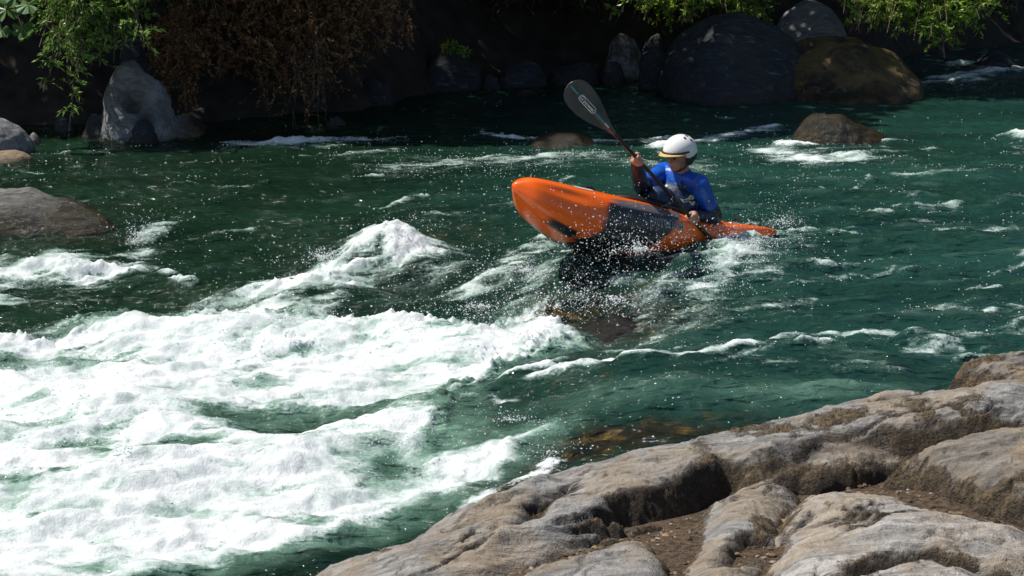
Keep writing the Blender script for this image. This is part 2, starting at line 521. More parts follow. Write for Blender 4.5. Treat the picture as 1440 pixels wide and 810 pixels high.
    h = h + gau(X, Y, 850, 470, -.1, -.22, .38, .32, 20)
    h = h + gau(X, Y, 790, 475, -.1, .14, .18, .2, 20)
    h = h + gau(X, Y, 545, 350, .0, .36, .42, .22, -25) + gau(X, Y, 440, 385, 0, .16, .5, .25, -20) - gau(X, Y, 620, 430, 0, .12, .6, .3, -20)
    h = h + gau(X, Y, 470, 470, -.2, .20, .8, .22, 0) + gau(X, Y, 640, 490, -.2, .16, .35, .2, -5) + gau(X, Y, 200, 460, -.2, .13, .5, .2)
    h = h + gau(X, Y, 350, 540, -.2, .13, .7, .18, 8) - gau(X, Y, 440, 600, -.25, .10, .3, .14, 5)
    h = h + gau(X, Y, 560, 600, -.25, .13, .22, .45, -30) + gau(X, Y, 200, 600, -.3, .10, .4, .2, 5) + gau(X, Y, 330, 680, -.3, .15, .7, .22, 15)
    h = h + gau(X, Y, 60, 700, -.3, .12, .4, .3)
    ln = wp([(640, 545), (700, 525), (830, 520), (960, 517), (1060, 505), (1200, 485)], -.03)
    h = h + .05 * np.exp(-(line_dist(X + .05 * w3, Y + .05 * w4, ln) / .18) ** 2)
    h = h + gau(X, Y, 850, 570, -.1, .10, 1.0, .35, 15)
    h = h + gau(X, Y, 1060, 370, 0, .12, .4, .3, -20) + gau(X, Y, 1180, 205, 0, .05, .5, .3)
    h = h + gau(X, Y, 60, 335, 0, .08, .5, .15) + gau(X, Y, 1370, 105, 0, .10, .5, .3)
    h = h + gau(X, Y, 1300, 482, 0, .05, .25, .06)
    calm = ss(19.5, 15.5, Y) * .6 + .4
    h = h + calm * (.055 * fbm2(X * .9, Y * 1.6, 2, 41) + .050 * fbm2(X * 1.3 + .5 * Y, Y * 3.4 - .8 * X, 3, 43) + .030 * fbm2(X * 3.0 + Y, Y * 7.0 - 1.6 * X, 2, 47, .5) + .008 * fbm2(X * 9 + 2 * Y, Y * 18 - 3 * X, 2, 48, .5))
    rough = np.clip(foam * 1.2, 0, 1)
    u_ = X * .97 + Y * .24; v_ = -X * .24 + Y * .97
    u_ = u_ + .10 * w3; v_ = v_ + .10 * w4
    bil = np.abs(fbm2(u_ * 1.2, v_ * 2.6, 3, 51, .42)); bil2 = fbm2(u_ * 3.5, v_ * 11, 4, 53, .55, True); b3 = fbm2(X * 24, Y * 30, 3, 57, .6)
    h = h + rough * (.13 * bil + .012 * bil2 + .004 * b3)
    h = h + .003 * fbm2(X * 16, Y * 24, 2, 59)
    crest_shading = ss(.15, .75, fbm2(X * 1.3 + .5 * Y + .3 * w3, Y * 3.4 - .8 * X, 3, 43)) * .16 + ss(.2, .8, fbm2(X * 3.0 + Y, Y * 7.0 - 1.6 * X, 2, 47, .5)) * .12
    aer_shading = np.maximum(aer_shading, crest_shading * ss(20, 18, Y) * (1 - bed) * (.35 + .65 * ss(-2.5, 1.5, X)))  # swell shading painted in: wave crests made paler than the troughs
    # breaking crests throw the surface up raggedly
    h = h + .075 * np.clip(fbm2(X * 8, Y * 8, 4, 66, .6) + .12, 0, 1) * ss(.5, .95, add) * ss(.08, .14, gau(X, Y, 1030, 370, 0, 1, .7, .6) + gau(X, Y, 520, 350, 0, 1, .7, .5) + gau(X, Y, 740, 360, 0, .7, .6, .4) + gau(X, Y, 80, 345, 0, 1, .7, .4))
    edge = np.exp(-((sd - .06) / .12) ** 2) * ss(9.5, 11.5, Y)
    h = h + edge * .05 * np.clip(fbm2(X * 11, Y * 11, 4, 61, .6) + .2, 0, 1) * 2
    return h, foam, aer_shading, bed


H, FO, AE, BE = water_fields(WX, WY)
# the sheet sinks under the far bank and far away stays calm
co = np.stack([WX, WY, H], -1).reshape(-1, 3)
wat = np_mesh('river_water', co, grid_faces(len(ys), len(xs)), M['water'], True, None,
              {'foam': FO.ravel(), 'aer_shading': AE.ravel(), 'bed': BE.ravel()})
tag(wat, kind='structure')


def samp(A, x, y):
    ix = np.clip(np.searchsorted(xs, x) - 1, 0, len(xs) - 2); iy = np.clip(np.searchsorted(ys, y) - 1, 0, len(ys) - 2)
    fx = np.clip((x - xs[ix]) / (xs[ix + 1] - xs[ix]), 0, 1); fy = np.clip((y - ys[iy]) / (ys[iy + 1] - ys[iy]), 0, 1)
    return (A[iy, ix] * (1 - fx) + A[iy, ix + 1] * fx) * (1 - fy) + (A[iy + 1, ix] * (1 - fx) + A[iy + 1, ix + 1] * fx) * fy


# ---- drops
_ico = bmesh.new(); bmesh.ops.create_icosphere(_ico, subdivisions=1, radius=1)
ICO_V = np.array([v.co[:] for v in _ico.verts]); ICO_F = np.array([[v.index for v in f.verts] for f in _ico.faces]); _ico.free()
OCT_V = np.array([[1, 0, 0], [-1, 0, 0], [0, 1, 0], [0, -1, 0], [0, 0, 1], [0, 0, -1.]])
OCT_F = np.array([[0, 2, 4], [2, 1, 4], [1, 3, 4], [3, 0, 4], [2, 0, 5], [1, 2, 5], [3, 1, 5], [0, 3, 5]])


def drops(name, P, R, label, flat=1.0, mat='drop'):
    n = len(P)
    a = RNG.uniform(0, 2 * np.pi, n); st = RNG.uniform(.7, 1.6, n)
    V = np.repeat(OCT_V[None], n, 0) * R[:, None, None]
    V[..., 2] *= flat; V[..., 0] *= st[:, None]
    c, s_ = np.cos(a)[:, None], np.sin(a)[:, None]
    x = V[..., 0] * c - V[..., 1] * s_; y = V[..., 0] * s_ + V[..., 1] * c
    V = np.stack([x, y, V[..., 2]], -1) + P[:, None, :]
    Fc = OCT_F[None] + (np.arange(n) * 6)[:, None, None]
    o = np_mesh(name, V.reshape(-1, 3), Fc.reshape(-1, 3), M[mat], True)
    return tag(o, label, 'spray', kind='stuff')


def fleck_field():  # foam dots, plus white flecks added as sun glints on the ripples
    n = 520000
    x = RNG.uniform(-5.2, 7.2, n); y = RNG.uniform(8.6, 24, n)
    d = np.clip(fbm2(x * .9 + .3 * y, y * 3 - .8 * x, 4, 71) * 1.9 - .05, 0, 1) ** 1.8
    d2 = np.clip(fbm2(x * 2.2, y * 7, 3, 73) + .25, 0, 1)
    f = samp(FO, x, y)
    p = (.006 + 1.3 * d) * d2 * .8 + .55 * np.clip(f, 0, .5)
    # fewer in the glassy right foreground, and in the shade upstream
    p *= np.where(y > 19.8, .25, 1)
    p *= .45 + .55 * ss(9, 13, y)
    keep = (RNG.random(n) < p * .27) & (f < .75)
    x, y = x[keep], y[keep]
    z = samp(H, x, y)
    R = (.0022 + .0042 * RNG.random(len(x)) ** 2) * (.55 + y / 22) * np.where(RNG.random(len(x)) < .06, 1.6, 1)
    return np.stack([x, y, z + R * .4], 1), R


P_, R_ = fleck_field()
drops('foam_glint_flecks', P_, R_, 'tiny white flecks of foam and modelled sun glints scattered over the rippled green river', .6)


def burst(px, py, Y, n0, sx, sy, sz, rmin, rmax, zlo=.0, slope=0.0):
    c = onY(px, py, Y); n = int(n0 * 2.1)
    a = RNG.normal(size=(n, 3)); a = a / (1e-6 + np.linalg.norm(a, axis=1)[:, None]) * np.abs(RNG.normal(0, .62, n))[:, None]
    p = c + a * np.array([sx, sy, sz]); p[:, 2] += slope * (p[:, 0] - c[0])
    zz = samp(H, p[:, 0], p[:, 1]); p = p[p[:, 2] > zz + zlo]
    cl_ = fbm3(p * np.array([5, 5, 9]), 3, 77); p = p[RNG.random(len(p)) < ss(-.25, .35, cl_)]
    r = rmin + (rmax * 1.15 - rmin) * RNG.random(len(p)) ** 4
    return p, r


PB, RB = [], []
for b in [(900, 350, 13.0, 1500, .9, .45, .30, .0018, .006), (860, 420, 12.7, 1300, .9, .4, .35, .0018, .007), (800, 420, 12.6, 900, .8, .4, .3, .0018, .006),
          (1060, 350, 13.7, 2600, .55, .5, .30, .0018, .006, 0, -.1), (1010, 390, 13.1, 1600, .5, .4, .3, .0018, .006), (1100, 310, 13.9, 600, .35, .4, .22, .0018, .005),
          (740, 380, 13.2, 1500, .9, .5, .25, .0018, .005), (820, 300, 13.3, 420, .7, .4, .4, .0015, .004), (870, 330, 12.9, 500, .5, .15, .25, .002, .0055),
          (680, 430, 12.8, 1200, .9, .5, .2, .0018, .005), (560, 325, 14.3, 800, .4, .3, .15, .002, .006), (450, 360, 14.0, 500, .6, .3, .15, .002, .006),
          (700, 460, 12.0, 900, .6, .3, .18, .002, .006), (400, 450, 12.4, 900, 1.2, .3, .14, .002, .006), (200, 330, 15.2, 700, .35, .35, .25, .002, .006),
          (770, 635, 9.1, 500, .3, .15, .10, .0015, .005), (560, 620, 9.9, 500, .5, .4, .2, .0015, .005), (80, 530, 11.0, 500, .8, .4, .15, .002, .006),
          (150, 610, 9.8, 400, .7, .4, .15, .0015, .005), (720, 590, 10.0, 350, .8, .4, .10, .0015, .0045), (700, 240, 15.5, 300, 1.2, .8, .3, .002, .005)]:
    p, r = burst(*b); PB.append(p); RB.append(r)
drops('water_spray', np.concatenate(PB), np.concatenate(RB), 'cloud of white water drops thrown up around the kayak and the breaking foam')

# ================================================================== NEAR ROCKS
def plane_fit(P):
    A = np.c_[P[:, 0], P[:, 1], np.ones(len(P))]
    s, *_ = np.linalg.lstsq(A, P[:, 2], rcond=None)
    return s


NEAR = {}


def near_rock(name, pts, label, mat, D=.35, w=.35, bulge=0.0, feats=(), seed=0, res=.011, wav=.03, mossbase=0.0, clampY=5.2, steep=2.2, roughn=.012, wet=0.0):
    P = np.array([onz(*p) for p in pts])
    s = plane_fit(P)
    x0, x1 = P[:, 0].min() - .25, P[:, 0].max() + .25
    y0, y1 = max(clampY, P[:, 1].min() - .25), P[:, 1].max() + .4
    X, Y = np.meshgrid(np.arange(x0, x1, res), np.arange(y0, y1, res))
    wa = .05 * fbm2(X * 3.1, Y * 3.1, 3, seed + 1); wb = .05 * fbm2(X * 3.1 + 7, Y * 3.1, 3, seed + 2)
    sd = poly_sd(X + wa, Y + wb, P[:, :2])
    # inverse-distance blend of the control heights, pulled towards the plane
    num = 0; den = 0
    for q in P:
        wgt = 1 / ((X - q[0]) ** 2 + (Y - q[1]) ** 2 + .06)
        num = num + wgt * q[2]; den = den + wgt
    top = .5 * num / den + .5 * (s[0] * X + s[1] * Y + s[2])
    q = np.clip(sd / w, 0, 1)
    z = top + bulge * ss(0, 1, np.clip(sd / (w * 2.2), 0, 1)) - D * (1 - np.sqrt(np.clip(1 - (1 - q) ** 2, 0, 1)))
    z = np.where(sd < 0, top - D + steep * sd, z)
    crev_shade = np.zeros_like(X); moss = np.full_like(X, mossbase)
    for (kind, line, wid, amt) in feats:
        L = [onz(*p)[:2] for p in line]
        d = line_dist(X + wa * .8, Y + wb * .8, L)
        if kind == 'g':
            z = z - amt * np.exp(-(d / wid) ** 2); crev_shade = np.maximum(crev_shade, .75 * np.exp(-(d / (wid * .7)) ** 2))
        elif kind == 'r':
            z = z + amt * np.exp(-(d / wid) ** 2)
        elif kind == 'm':
            moss = np.maximum(moss, amt * np.exp(-(d / wid) ** 2))
    a = math.radians(28)
    u = X * math.cos(a) + Y * math.sin(a); v = -X * math.sin(a) + Y * math.cos(a)
    z = z + wav * fbm2(u * 1.3, v * 3.2, 4, seed + 5) + wav * .6 * fbm2(u * 2.6 + .6 * wa * 10, v * 8, 4, seed + 6, .55, True)
    ck1 = np.abs(fbm2(u * .9 + 1.5 * wa, v * 2.2 + 1.5 * wb, 4, seed + 21)); ck2 = np.abs(fbm2(u * 2.6 + 3 * wa, v * 3.4, 4, seed + 22))
    gate = ss(-.1, .25, fbm2(X * 1.5, Y * 1.5, 2, seed + 23))
    cr_ = np.exp(-(ck1 / .022) ** 2) * gate * .040 + np.exp(-(ck2 / .025) ** 2) * ss(-.05, .25, fbm2(X * 2, Y * 2, 2, seed + 24)) * .022
    z = z - cr_; crev_shade = np.maximum(crev_shade, np.clip(cr_ * 24, 0, .7))
    pl = fbm2(u * 1.8 + 2 * wa, v * 4.5 + 2 * wb, 3, seed + 41); z = z + .9 * wav * (np.round(pl * 3.2) / 3.2 * .7 + pl * .3) * ss(0, .12, sd)
    # steep faces grow a rough brown crust
    gy, gx = np.gradient(z, res)
    sl = np.clip(ss(.7, 1.5, np.hypot(gx, gy)), 0, 1)
    k = 9; kern = np.ones(k) / k
    for axn in (0, 1):
        sl = np.apply_along_axis(lambda r: np.convolve(r, kern, 'same'), axn, sl)
    moss = np.clip(np.maximum(moss * (.50 + 1.3 * fbm2(X * 3.5, Y * 3.5, 3, seed + 7)), sl * 1.05), 0, 1)
    face = np.clip(ss(.25, 1.1, gy) * ss(.0, .5, sl + .2), 0, 1)  # painted shade on steep faces turned towards the camera
    z = z + moss * (roughn * 1.6 * fbm2(X * 22, Y * 22, 3, seed + 8, .6) + roughn * .8 * fbm2(X * 55, Y * 30, 2, seed + 9))
    z = z + .003 * fbm2(X * 30, Y * 30, 2, seed + 10)
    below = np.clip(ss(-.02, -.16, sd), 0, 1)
    crev_shade = np.clip(np.maximum(np.maximum(crev_shade, below * .9), face * .85) * (.75 + .5 * fbm2(X * 9, Y * 9, 2, seed + 12)), 0, 1)  # creases, undercuts and steep faces darkened, their shade put into the colour
    wetv = ss(.16, .02, z + .05 * fbm2(X * 4, Y * 4, 3, seed + 11)) * .9
    wetv = np.clip(np.maximum(wetv, wet), 0, 1)
    mask = sd > -.22
    co = np.stack([X, Y, z], -1).reshape(-1, 3)
    f = grid_faces(*X.shape, mask=mask)
    co, f, at = compact(co, f, {'moss': moss.ravel(), 'crev_shade': crev_shade.ravel(), 'wet': wetv.ravel()})
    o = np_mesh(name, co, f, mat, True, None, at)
    tag(o, label, 'rock')
    return o


near_rock('bank_rock', [(380, 850, -.02), (440, 812, .0), (520, 780, .08), (600, 724, .14), (680, 682, .2), (760, 652, .27), (860, 618, .34), (930, 597, .38),
                        (1050, 576, .42), (1130, 552, .46), (1240, 528, .5), (1330, 522, .52), (1500, 520, .52),
                        (1500, 588, .5), (1330, 606, .46), (1240, 632, .42), (1180, 640, .42), (1080, 655, .42), (1030, 650, .42), (960, 690, .40), (900, 722, .40),
                        (850, 745, .38), (780, 775, .36), (700, 812, .34), (620, 850, .3), (500, 900, .2)],
          'long grey-brown water-worn slab rock running down to the river beside the foam', M['rock_near'], D=.26, w=.30, bulge=.05, seed=100,
          feats=[('g', [(735, 735, .3), (765, 700, .33), (800, 680, .35)], .05, .07), ('g', [(640, 760, .2), (720, 745, .25), (760, 725, .3)], .04, .05),
                 ('g', [(880, 705, .38), (950, 680, .4), (1030, 640, .42)], .05, .10), ('r', [(700, 770, .3), (830, 720, .35), (940, 665, .4), (1000, 635, .42)], .06, .05),
                 ('g', [(690, 700, .25), (720, 680, .28)], .05, .04), ('r', [(660, 745, .2), (720, 700, .28), (760, 680, .3)], .05, .04),
                 ('g', [(1080, 640, .42), (1150, 615, .45), (1260, 600, .48), (1440, 590, .5)], .06, .05),
                 ('m', [(1030, 590, .42), (1120, 600, .45), (1250, 570, .5), (1450, 575, .5)], .16, .9), ('m', [(900, 700, .4), (1000, 640, .42), (1170, 640, .42)], .12, 1.0),
                 ('m', [(980, 620, .42), (1100, 600, .45)], .12, .6), ('m', [(480, 800, .05), (620, 800, .2)], .06, .7), ('m', [(700, 690, .27), (760, 700, .3)], .06, .5)])
near_rock('bank_rock', [(700, 812, .46), (745, 786, .47), (800, 765, .48), (870, 750, .48), (925, 750, .48), (948, 775, .5), (945, 840, .54), (900, 930, .56), (690, 930, .52)],
          'low flat blue-grey slab at the bottom edge below the long slab rock', M['rock_near'], D=.16, w=.15, seed=140, wav=.015)
near_rock('bank_rock', [(955, 745, .40), (975, 700, .42), (1010, 676, .43), (1060, 664, .43), (1130, 668, .43), (1140, 700, .45), (1100, 760, .47), (1080, 830, .5), (1070, 930, .55), (915, 930, .44), (940, 800, .40)],
          'blue-grey rounded rock between the flat slab and the pale rock', M['rock_near'], D=.26, w=.20, bulge=.04, seed=160, wav=.03,
          feats=[('g', [(1060, 760, .45), (1020, 800, .45)], .04, .07), ('m', [(1080, 740, .42), (1030, 800, .45)], .07, 1.0)])
near_rock('bank_rock', [(1075, 716, .42), (1105, 681, .45), (1150, 668, .5), (1205, 666, .53), (1270, 676, .52), (1330, 704, .5), (1400, 728, .48), (1500, 756, .48),
                        (1520, 926, .6), (1060, 926, .6), (1045, 806, .5), (1050, 756, .46)],
          'pale rounded rock with a tan top in the bottom right corner', M['rock_light'], D=.30, w=.26, bulge=.07, seed=180, wav=.03,
          feats=[('g', [(1130, 720, .52), (1105, 735, .5), (1085, 770, .5)], .03, .06), ('g', [(1210, 790, .6), (1300, 775, .58), (1420, 800, .58)], .06, .10),
                 ('m', [(1210, 790, .6), (1300, 770, .58), (1440, 800, .58)], .09, 1.0), ('m', [(1090, 745, .5), (1060, 800, .5)], .07, .9)])
near_rock('bank_rock', [(1222, 658, .45), (1250, 633, .5), (1320, 603, .56), (1400, 588, .6), (1520, 584, .62), (1520, 718, .56), (1440, 713, .53), (1360, 690, .5), (1280, 673, .47)],
          'brown crusted rock at the right edge above the pale rock', M['rock_brown'], D=.30, w=.20, bulge=.05, seed=200, wav=.03, roughn=.02,
          feats=[('m', [(1250, 670, .5), (1340, 660, .55), (1440, 690, .55)], .16, .95), ('g', [(1400, 690, .55), (1450, 700, .55)], .05, .08)])
near_rock('bank_rock', [(1318, 529, .42), (1335, 499, .46), (1385, 481, .5), (1440, 478, .5), (1520, 484, .5), (1520, 544, .5), (1400, 554, .46)],
          'dark brown lumpy rock furthest up the right edge', M['rock_brown'], D=.34, w=.25, bulge=.04, seed=220, wav=.05, roughn=.03, mossbase=1.0)
near_rock('bank_rock', [(1215, 836, .62), (1240, 808, .64), (1300, 798, .64), (1340, 816, .64), (1350, 866, .66), (1220, 866, .66)],
          'small rock tip just showing at the bottom edge in front of the pale rock', M['rock_light'], D=.14, w=.12, seed=240, wav=.015)

# ================================================================== GROUND
def far_shore(X):
    return np.interp(X, [-60, -8, -5, -3.4, -1.8, -.6, .5, 2.5, 4.6, 6, 9, 60], [17, 19.4, 19.8, 20.1, 20.9, 22.9, 23.6, 23.4, 24.2, 26.4, 28.5, 34])


def near_shore(X):
    return np.interp(X, [-60, -10, -3, -1.3, -.6, .3, 1.4, 2.6, 5, 60], [-2, 2.2, 5.2, 7.0, 7.7, 8.6, 9.2, 9.8, 11, 15])


gx_ = axis([(-260, -40, 22), (-40, -9, 40), (-9, 9, 240), (9, 40, 40), (40, 260, 22)])
gy_ = axis([(-160, -20, 16), (-20, 3, 30), (3, 11, 130), (11, 19, 20), (19, 32, 180), (32, 60, 40), (60, 400, 30)])
GX, GY = np.meshgrid(gx_, gy_)
df = GY - far_shore(GX); dn = near_shore(GX) - GY
gz = np.full_like(GX, -1.4)
bank = -.25 + 1.45 * ss(0, 2.8, df) + .42 * np.clip(df - 1.5, 0, 12) + .55 * np.clip(df - 13, 0, 60)
gz = np.where(df > -1.2, np.maximum(-1.4, np.where(df > 0, bank, -.25 + .95 * df)), gz)
nb_ = .24 * ss(.3, .9, dn) + .17 * ss(.9, 1.6, dn) - .3 * (1 - ss(0, .5, dn)) + .20 * np.clip(dn - 2.5, 0, 7)
gz = np.where(dn > -1.0, np.where(dn > 0, nb_, -.3 + 1.1 * dn), gz)
gz = gz + np.where(df > .3, .25 * fbm2(GX * .8, GY * .8, 4, 81) + .10 * fbm2(GX * 3, GY * 3, 3, 82), 0) + np.where(dn > .3, .015 * fbm2(GX * 6, GY * 6, 3, 83), 0)
gr = np_mesh('ground', np.stack([GX, GY, gz], -1).reshape(-1, 3), grid_faces(*GX.shape), M['soil'])
gr.data.materials.append(M['gravel'])
fy = (GY[:-1, :-1] < 12).ravel()
gr.data.polygons.foreach_set('material_index', fy.astype(np.int32))
tag(gr, kind='structure')


def ground_z(x, y):
    ix = int(np.clip(np.searchsorted(gx_, x), 0, len(gx_) - 1)); iy = int(np.clip(np.searchsorted(gy_, y), 0, len(gy_) - 1))
    return float(gz[iy, ix])


# chips and pebbles lying in the hollows between the near rocks
def chips():
    n = 9000
    x = RNG.uniform(-1.2, 3.2, n); y = RNG.uniform(5.6, 9.2, n)
    ok = (fbm2(x * 3, y * 3, 3, 88) > -.25) & (near_shore(x) - y > .9); x, y = x[ok], y[ok]; n = len(x)
    ix = np.clip(np.searchsorted(gx_, x), 1, len(gx_) - 1); iy = np.clip(np.searchsorted(gy_, y), 1, len(gy_) - 1)
    fx = (x - gx_[ix - 1]) / (gx_[ix] - gx_[ix - 1]); fy_ = (y - gy_[iy - 1]) / (gy_[iy] - gy_[iy - 1])
    z = (gz[iy - 1, ix - 1] * (1 - fx) + gz[iy - 1, ix] * fx) * (1 - fy_) + (gz[iy, ix - 1] * (1 - fx) + gz[iy, ix] * fx) * fy_
    R = RNG.uniform(.003, .008, n) + .016 * RNG.random(n) ** 7
    V = ICO_V[None] * (1 + RNG.uniform(-.28, .28, (n, len(ICO_V), 1))) * R[:, None, None] * RNG.uniform([.7, .7, .3], [1.5, 1.2, .8], (n, 3))[:, None, :]
    a = RNG.uniform(0, 6.28, n); c, s_ = np.cos(a)[:, None], np.sin(a)[:, None]
    V = np.stack([V[..., 0] * c - V[..., 1] * s_, V[..., 0] * s_ + V[..., 1] * c, V[..., 2]], -1) + np.stack([x, y, z + R * .2], 1)[:, None]
    F_ = ICO_F[None] + (np.arange(n) * len(ICO_V))[:, None, None]
    t = NT('pebble_stone'); gi = t.n('ShaderNodeNewGeometry').outputs['Random Per Island']
    m_ = t.done(t.bsdf(t.ramp(gi, [(.0, (.05, .03, .017)), (.45, (.13, .08, .04)), (.8, (.24, .16, .09)), (1, (.30, .28, .25))]), .85))
    tag(np_mesh('gravel', V.reshape(-1, 3), F_.reshape(-1, 3), m_, False), 'brown grit and chips lying in the hollows between the near rocks', 'gravel', kind='stuff')


chips()
# ================================================================== BOULDERS
def boulder(blobs, label, mat, seed=0, sub=6, nz=.10, fine=.02, wetz=None, wetw=.1, name='boulder', group=None, creases=0.04, moss=0.0, mossup=0.0, dents=(), wet_shade_x=None, cuts=0):
    """blobs: ellipsoids (centre, radii) in world space; star-shaped union about the first centre"""
    bm = bmesh.new(); bmesh.ops.create_icosphere(bm, subdivisions=sub, radius=1)
    V = np.array([v.co[:] for v in bm.verts]); Fc = np.array([[v.index for v in f.verts] for f in bm.faces]); bm.free()
    c0 = np.array(blobs[0][0], float)
    R = np.zeros(len(V)); acc = 0
    pw = 9.0
    for c, r in blobs:
        r = np.array(r, float); d = (np.array(c, float) - c0) / r
        D = V / r
        a = (D ** 2).sum(1); b = -(D * d).sum(1); cc = (d ** 2).sum() - 1
        disc = np.clip(b * b - a * cc, 0, None)
        t = np.where(b * b - a * cc > 0, (-b + np.sqrt(disc)) / a, 0)
        acc = acc + np.clip(t, 0.02, None) ** pw
    R = acc ** (1 / pw)
    rc = np.random.default_rng(seed * 13 + 1)
    for _ in range(cuts):
        nv = rc.normal(size=3); nv[2] = abs(nv[2]) * .8; nv /= np.linalg.norm(nv)
        dt = V @ nv; sup = (R * dt).max() * rc.uniform(.80, .95)
        lim = np.where(dt > .05, sup / np.maximum(dt, .05), 1e3)
        R = -np.log(np.exp(-R * 26) + np.exp(-np.minimum(lim, 30) * 26)) / 26
    size = float(np.mean(blobs[0][1]))
    P = V * R[:, None]
    q = P / size + seed * 1.7
    n = fbm3(q * 1.1, 3, seed) * nz + fbm3(q * np.array([1.5, 1.5, 3.5]), 4, seed + 3, .5, True) * creases + fbm3(q * 7, 3, seed + 5) * fine
    P = P * (1 + n)[:, None] + c0
    dk = np.zeros(len(P))
    for dc, dr, dd in dents:
        g_ = np.exp(-(((P - np.array(dc)) ** 2).sum(1) / dr ** 2) ** 1.5)
        P = P - V * (g_ * dd)[:, None]; dk = np.maximum(dk, g_ * .8)
    mo = np.clip(moss + mossup * ss(.2, .9, V[:, 2]) + .4 * fbm3(q * 2.5, 3, seed + 7), 0, 1) if (moss or mossup) else np.zeros(len(P))
    wz = 0.0 if wetz is None else wetz
    wet = np.clip(ss(wz + wetw, wz, P[:, 2] + .06 * fbm3(q * 3, 2, seed + 9)), 0, 1)
    if wet_shade_x: wet = np.clip(np.maximum(wet, ss(wet_shade_x[0], wet_shade_x[1], P[:, 0] + .12 * fbm3(q * 2.2, 3, seed + 31))), 0, 1)
    crev_shade = np.clip(np.maximum(-n / max(nz, .01) * .35, dk), 0, .8)  # dips and hollows get their shade painted as darker colour
    o = np_mesh(name, P, Fc, mat, True, None, {'moss': mo, 'wet': wet, 'crev_shade': crev_shade})
    tag(o, label, 'boulder', group)
    return o


def eb(x0, x1, ytop, ybase, Y, dy=None, sink=.25):
    """an ellipsoid whose outline spans these photo columns and rows when it stands at distance Y"""
    a, b = onY(x0, ybase, Y), onY(x1, ybase, Y); t = onY((x0 + x1) / 2, ytop, Y)
    rx = (b[0] - a[0]) / 2
    zb = a[2]; h = t[2] - zb
    rz = (h + sink) / 1.25
    return ((a[0] + rx, Y, t[2] - rz), (rx * 1.02, dy or rx * .8, rz))


# left bank
boulder([eb(-70, 52, 148, 228, 18.9)], 'smooth pale grey boulder at the left edge below the leafy bush', M['rock_grey'], 301, nz=.09, cuts=5, wetz=-.02, fine=.012)
boulder([eb(36, 60, 188, 202, 19.3)], 'small round grey stone beside the pale boulder at the left edge', M['rock_grey'], 303, 4)
boulder([eb(-40, 60, 212, 240, 18.3)], 'low tan stone at the waterline in front of the pale left boulder', M['rock_brown'], 304, 5, nz=.08)
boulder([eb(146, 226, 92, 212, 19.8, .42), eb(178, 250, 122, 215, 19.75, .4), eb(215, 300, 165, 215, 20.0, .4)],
        'tall sculpted grey boulder with a hollow in its face and a sloping right shoulder', M['rock_grey'], 307, nz=.09, creases=.09, wetz=-.02, wet_shade_x=(-3.62, -3.40),  # right shoulder's shade painted in through the wetness mask
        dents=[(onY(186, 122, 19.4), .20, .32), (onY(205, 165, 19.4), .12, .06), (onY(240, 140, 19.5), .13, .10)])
boulder([eb(178, 226, 168, 212, 19.4)], 'small dark stone leaning on the foot of the sculpted boulder', M['rock_dark'], 309, 5)
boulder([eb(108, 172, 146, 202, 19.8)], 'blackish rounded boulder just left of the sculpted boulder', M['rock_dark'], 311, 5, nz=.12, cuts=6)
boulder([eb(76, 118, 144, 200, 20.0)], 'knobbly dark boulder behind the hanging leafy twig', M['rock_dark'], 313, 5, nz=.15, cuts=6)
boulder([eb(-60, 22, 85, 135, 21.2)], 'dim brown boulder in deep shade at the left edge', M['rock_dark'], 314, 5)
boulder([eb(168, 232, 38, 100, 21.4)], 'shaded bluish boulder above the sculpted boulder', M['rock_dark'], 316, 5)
# left mid-river rock
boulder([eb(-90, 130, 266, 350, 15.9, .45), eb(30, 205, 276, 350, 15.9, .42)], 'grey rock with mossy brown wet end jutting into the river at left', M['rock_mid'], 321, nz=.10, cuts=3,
        wetz=-.05, wetw=.28, creases=.05, wet_shade_x=(-4.15, -3.75), fine=.025)
# centre bank
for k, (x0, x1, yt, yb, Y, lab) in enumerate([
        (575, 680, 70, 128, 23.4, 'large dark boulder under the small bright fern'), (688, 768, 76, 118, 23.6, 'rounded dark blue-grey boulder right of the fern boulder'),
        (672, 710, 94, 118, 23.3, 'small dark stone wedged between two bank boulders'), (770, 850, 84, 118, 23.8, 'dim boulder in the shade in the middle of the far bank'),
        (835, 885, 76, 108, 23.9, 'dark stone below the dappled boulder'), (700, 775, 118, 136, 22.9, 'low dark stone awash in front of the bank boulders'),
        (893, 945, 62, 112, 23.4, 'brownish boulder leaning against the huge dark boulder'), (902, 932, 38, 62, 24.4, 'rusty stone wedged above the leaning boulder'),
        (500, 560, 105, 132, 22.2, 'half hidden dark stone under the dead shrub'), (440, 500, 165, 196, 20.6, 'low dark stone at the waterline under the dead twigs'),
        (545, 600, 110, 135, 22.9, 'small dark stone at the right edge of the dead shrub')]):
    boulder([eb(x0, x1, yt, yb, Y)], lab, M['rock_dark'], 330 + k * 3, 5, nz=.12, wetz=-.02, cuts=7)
boulder([eb(848, 908, 46, 90, 24.2)], 'grey boulder with dappled light on its top above the dark stones', M['rock_grey'], 371, 5, nz=.12, mossup=.5, cuts=6)
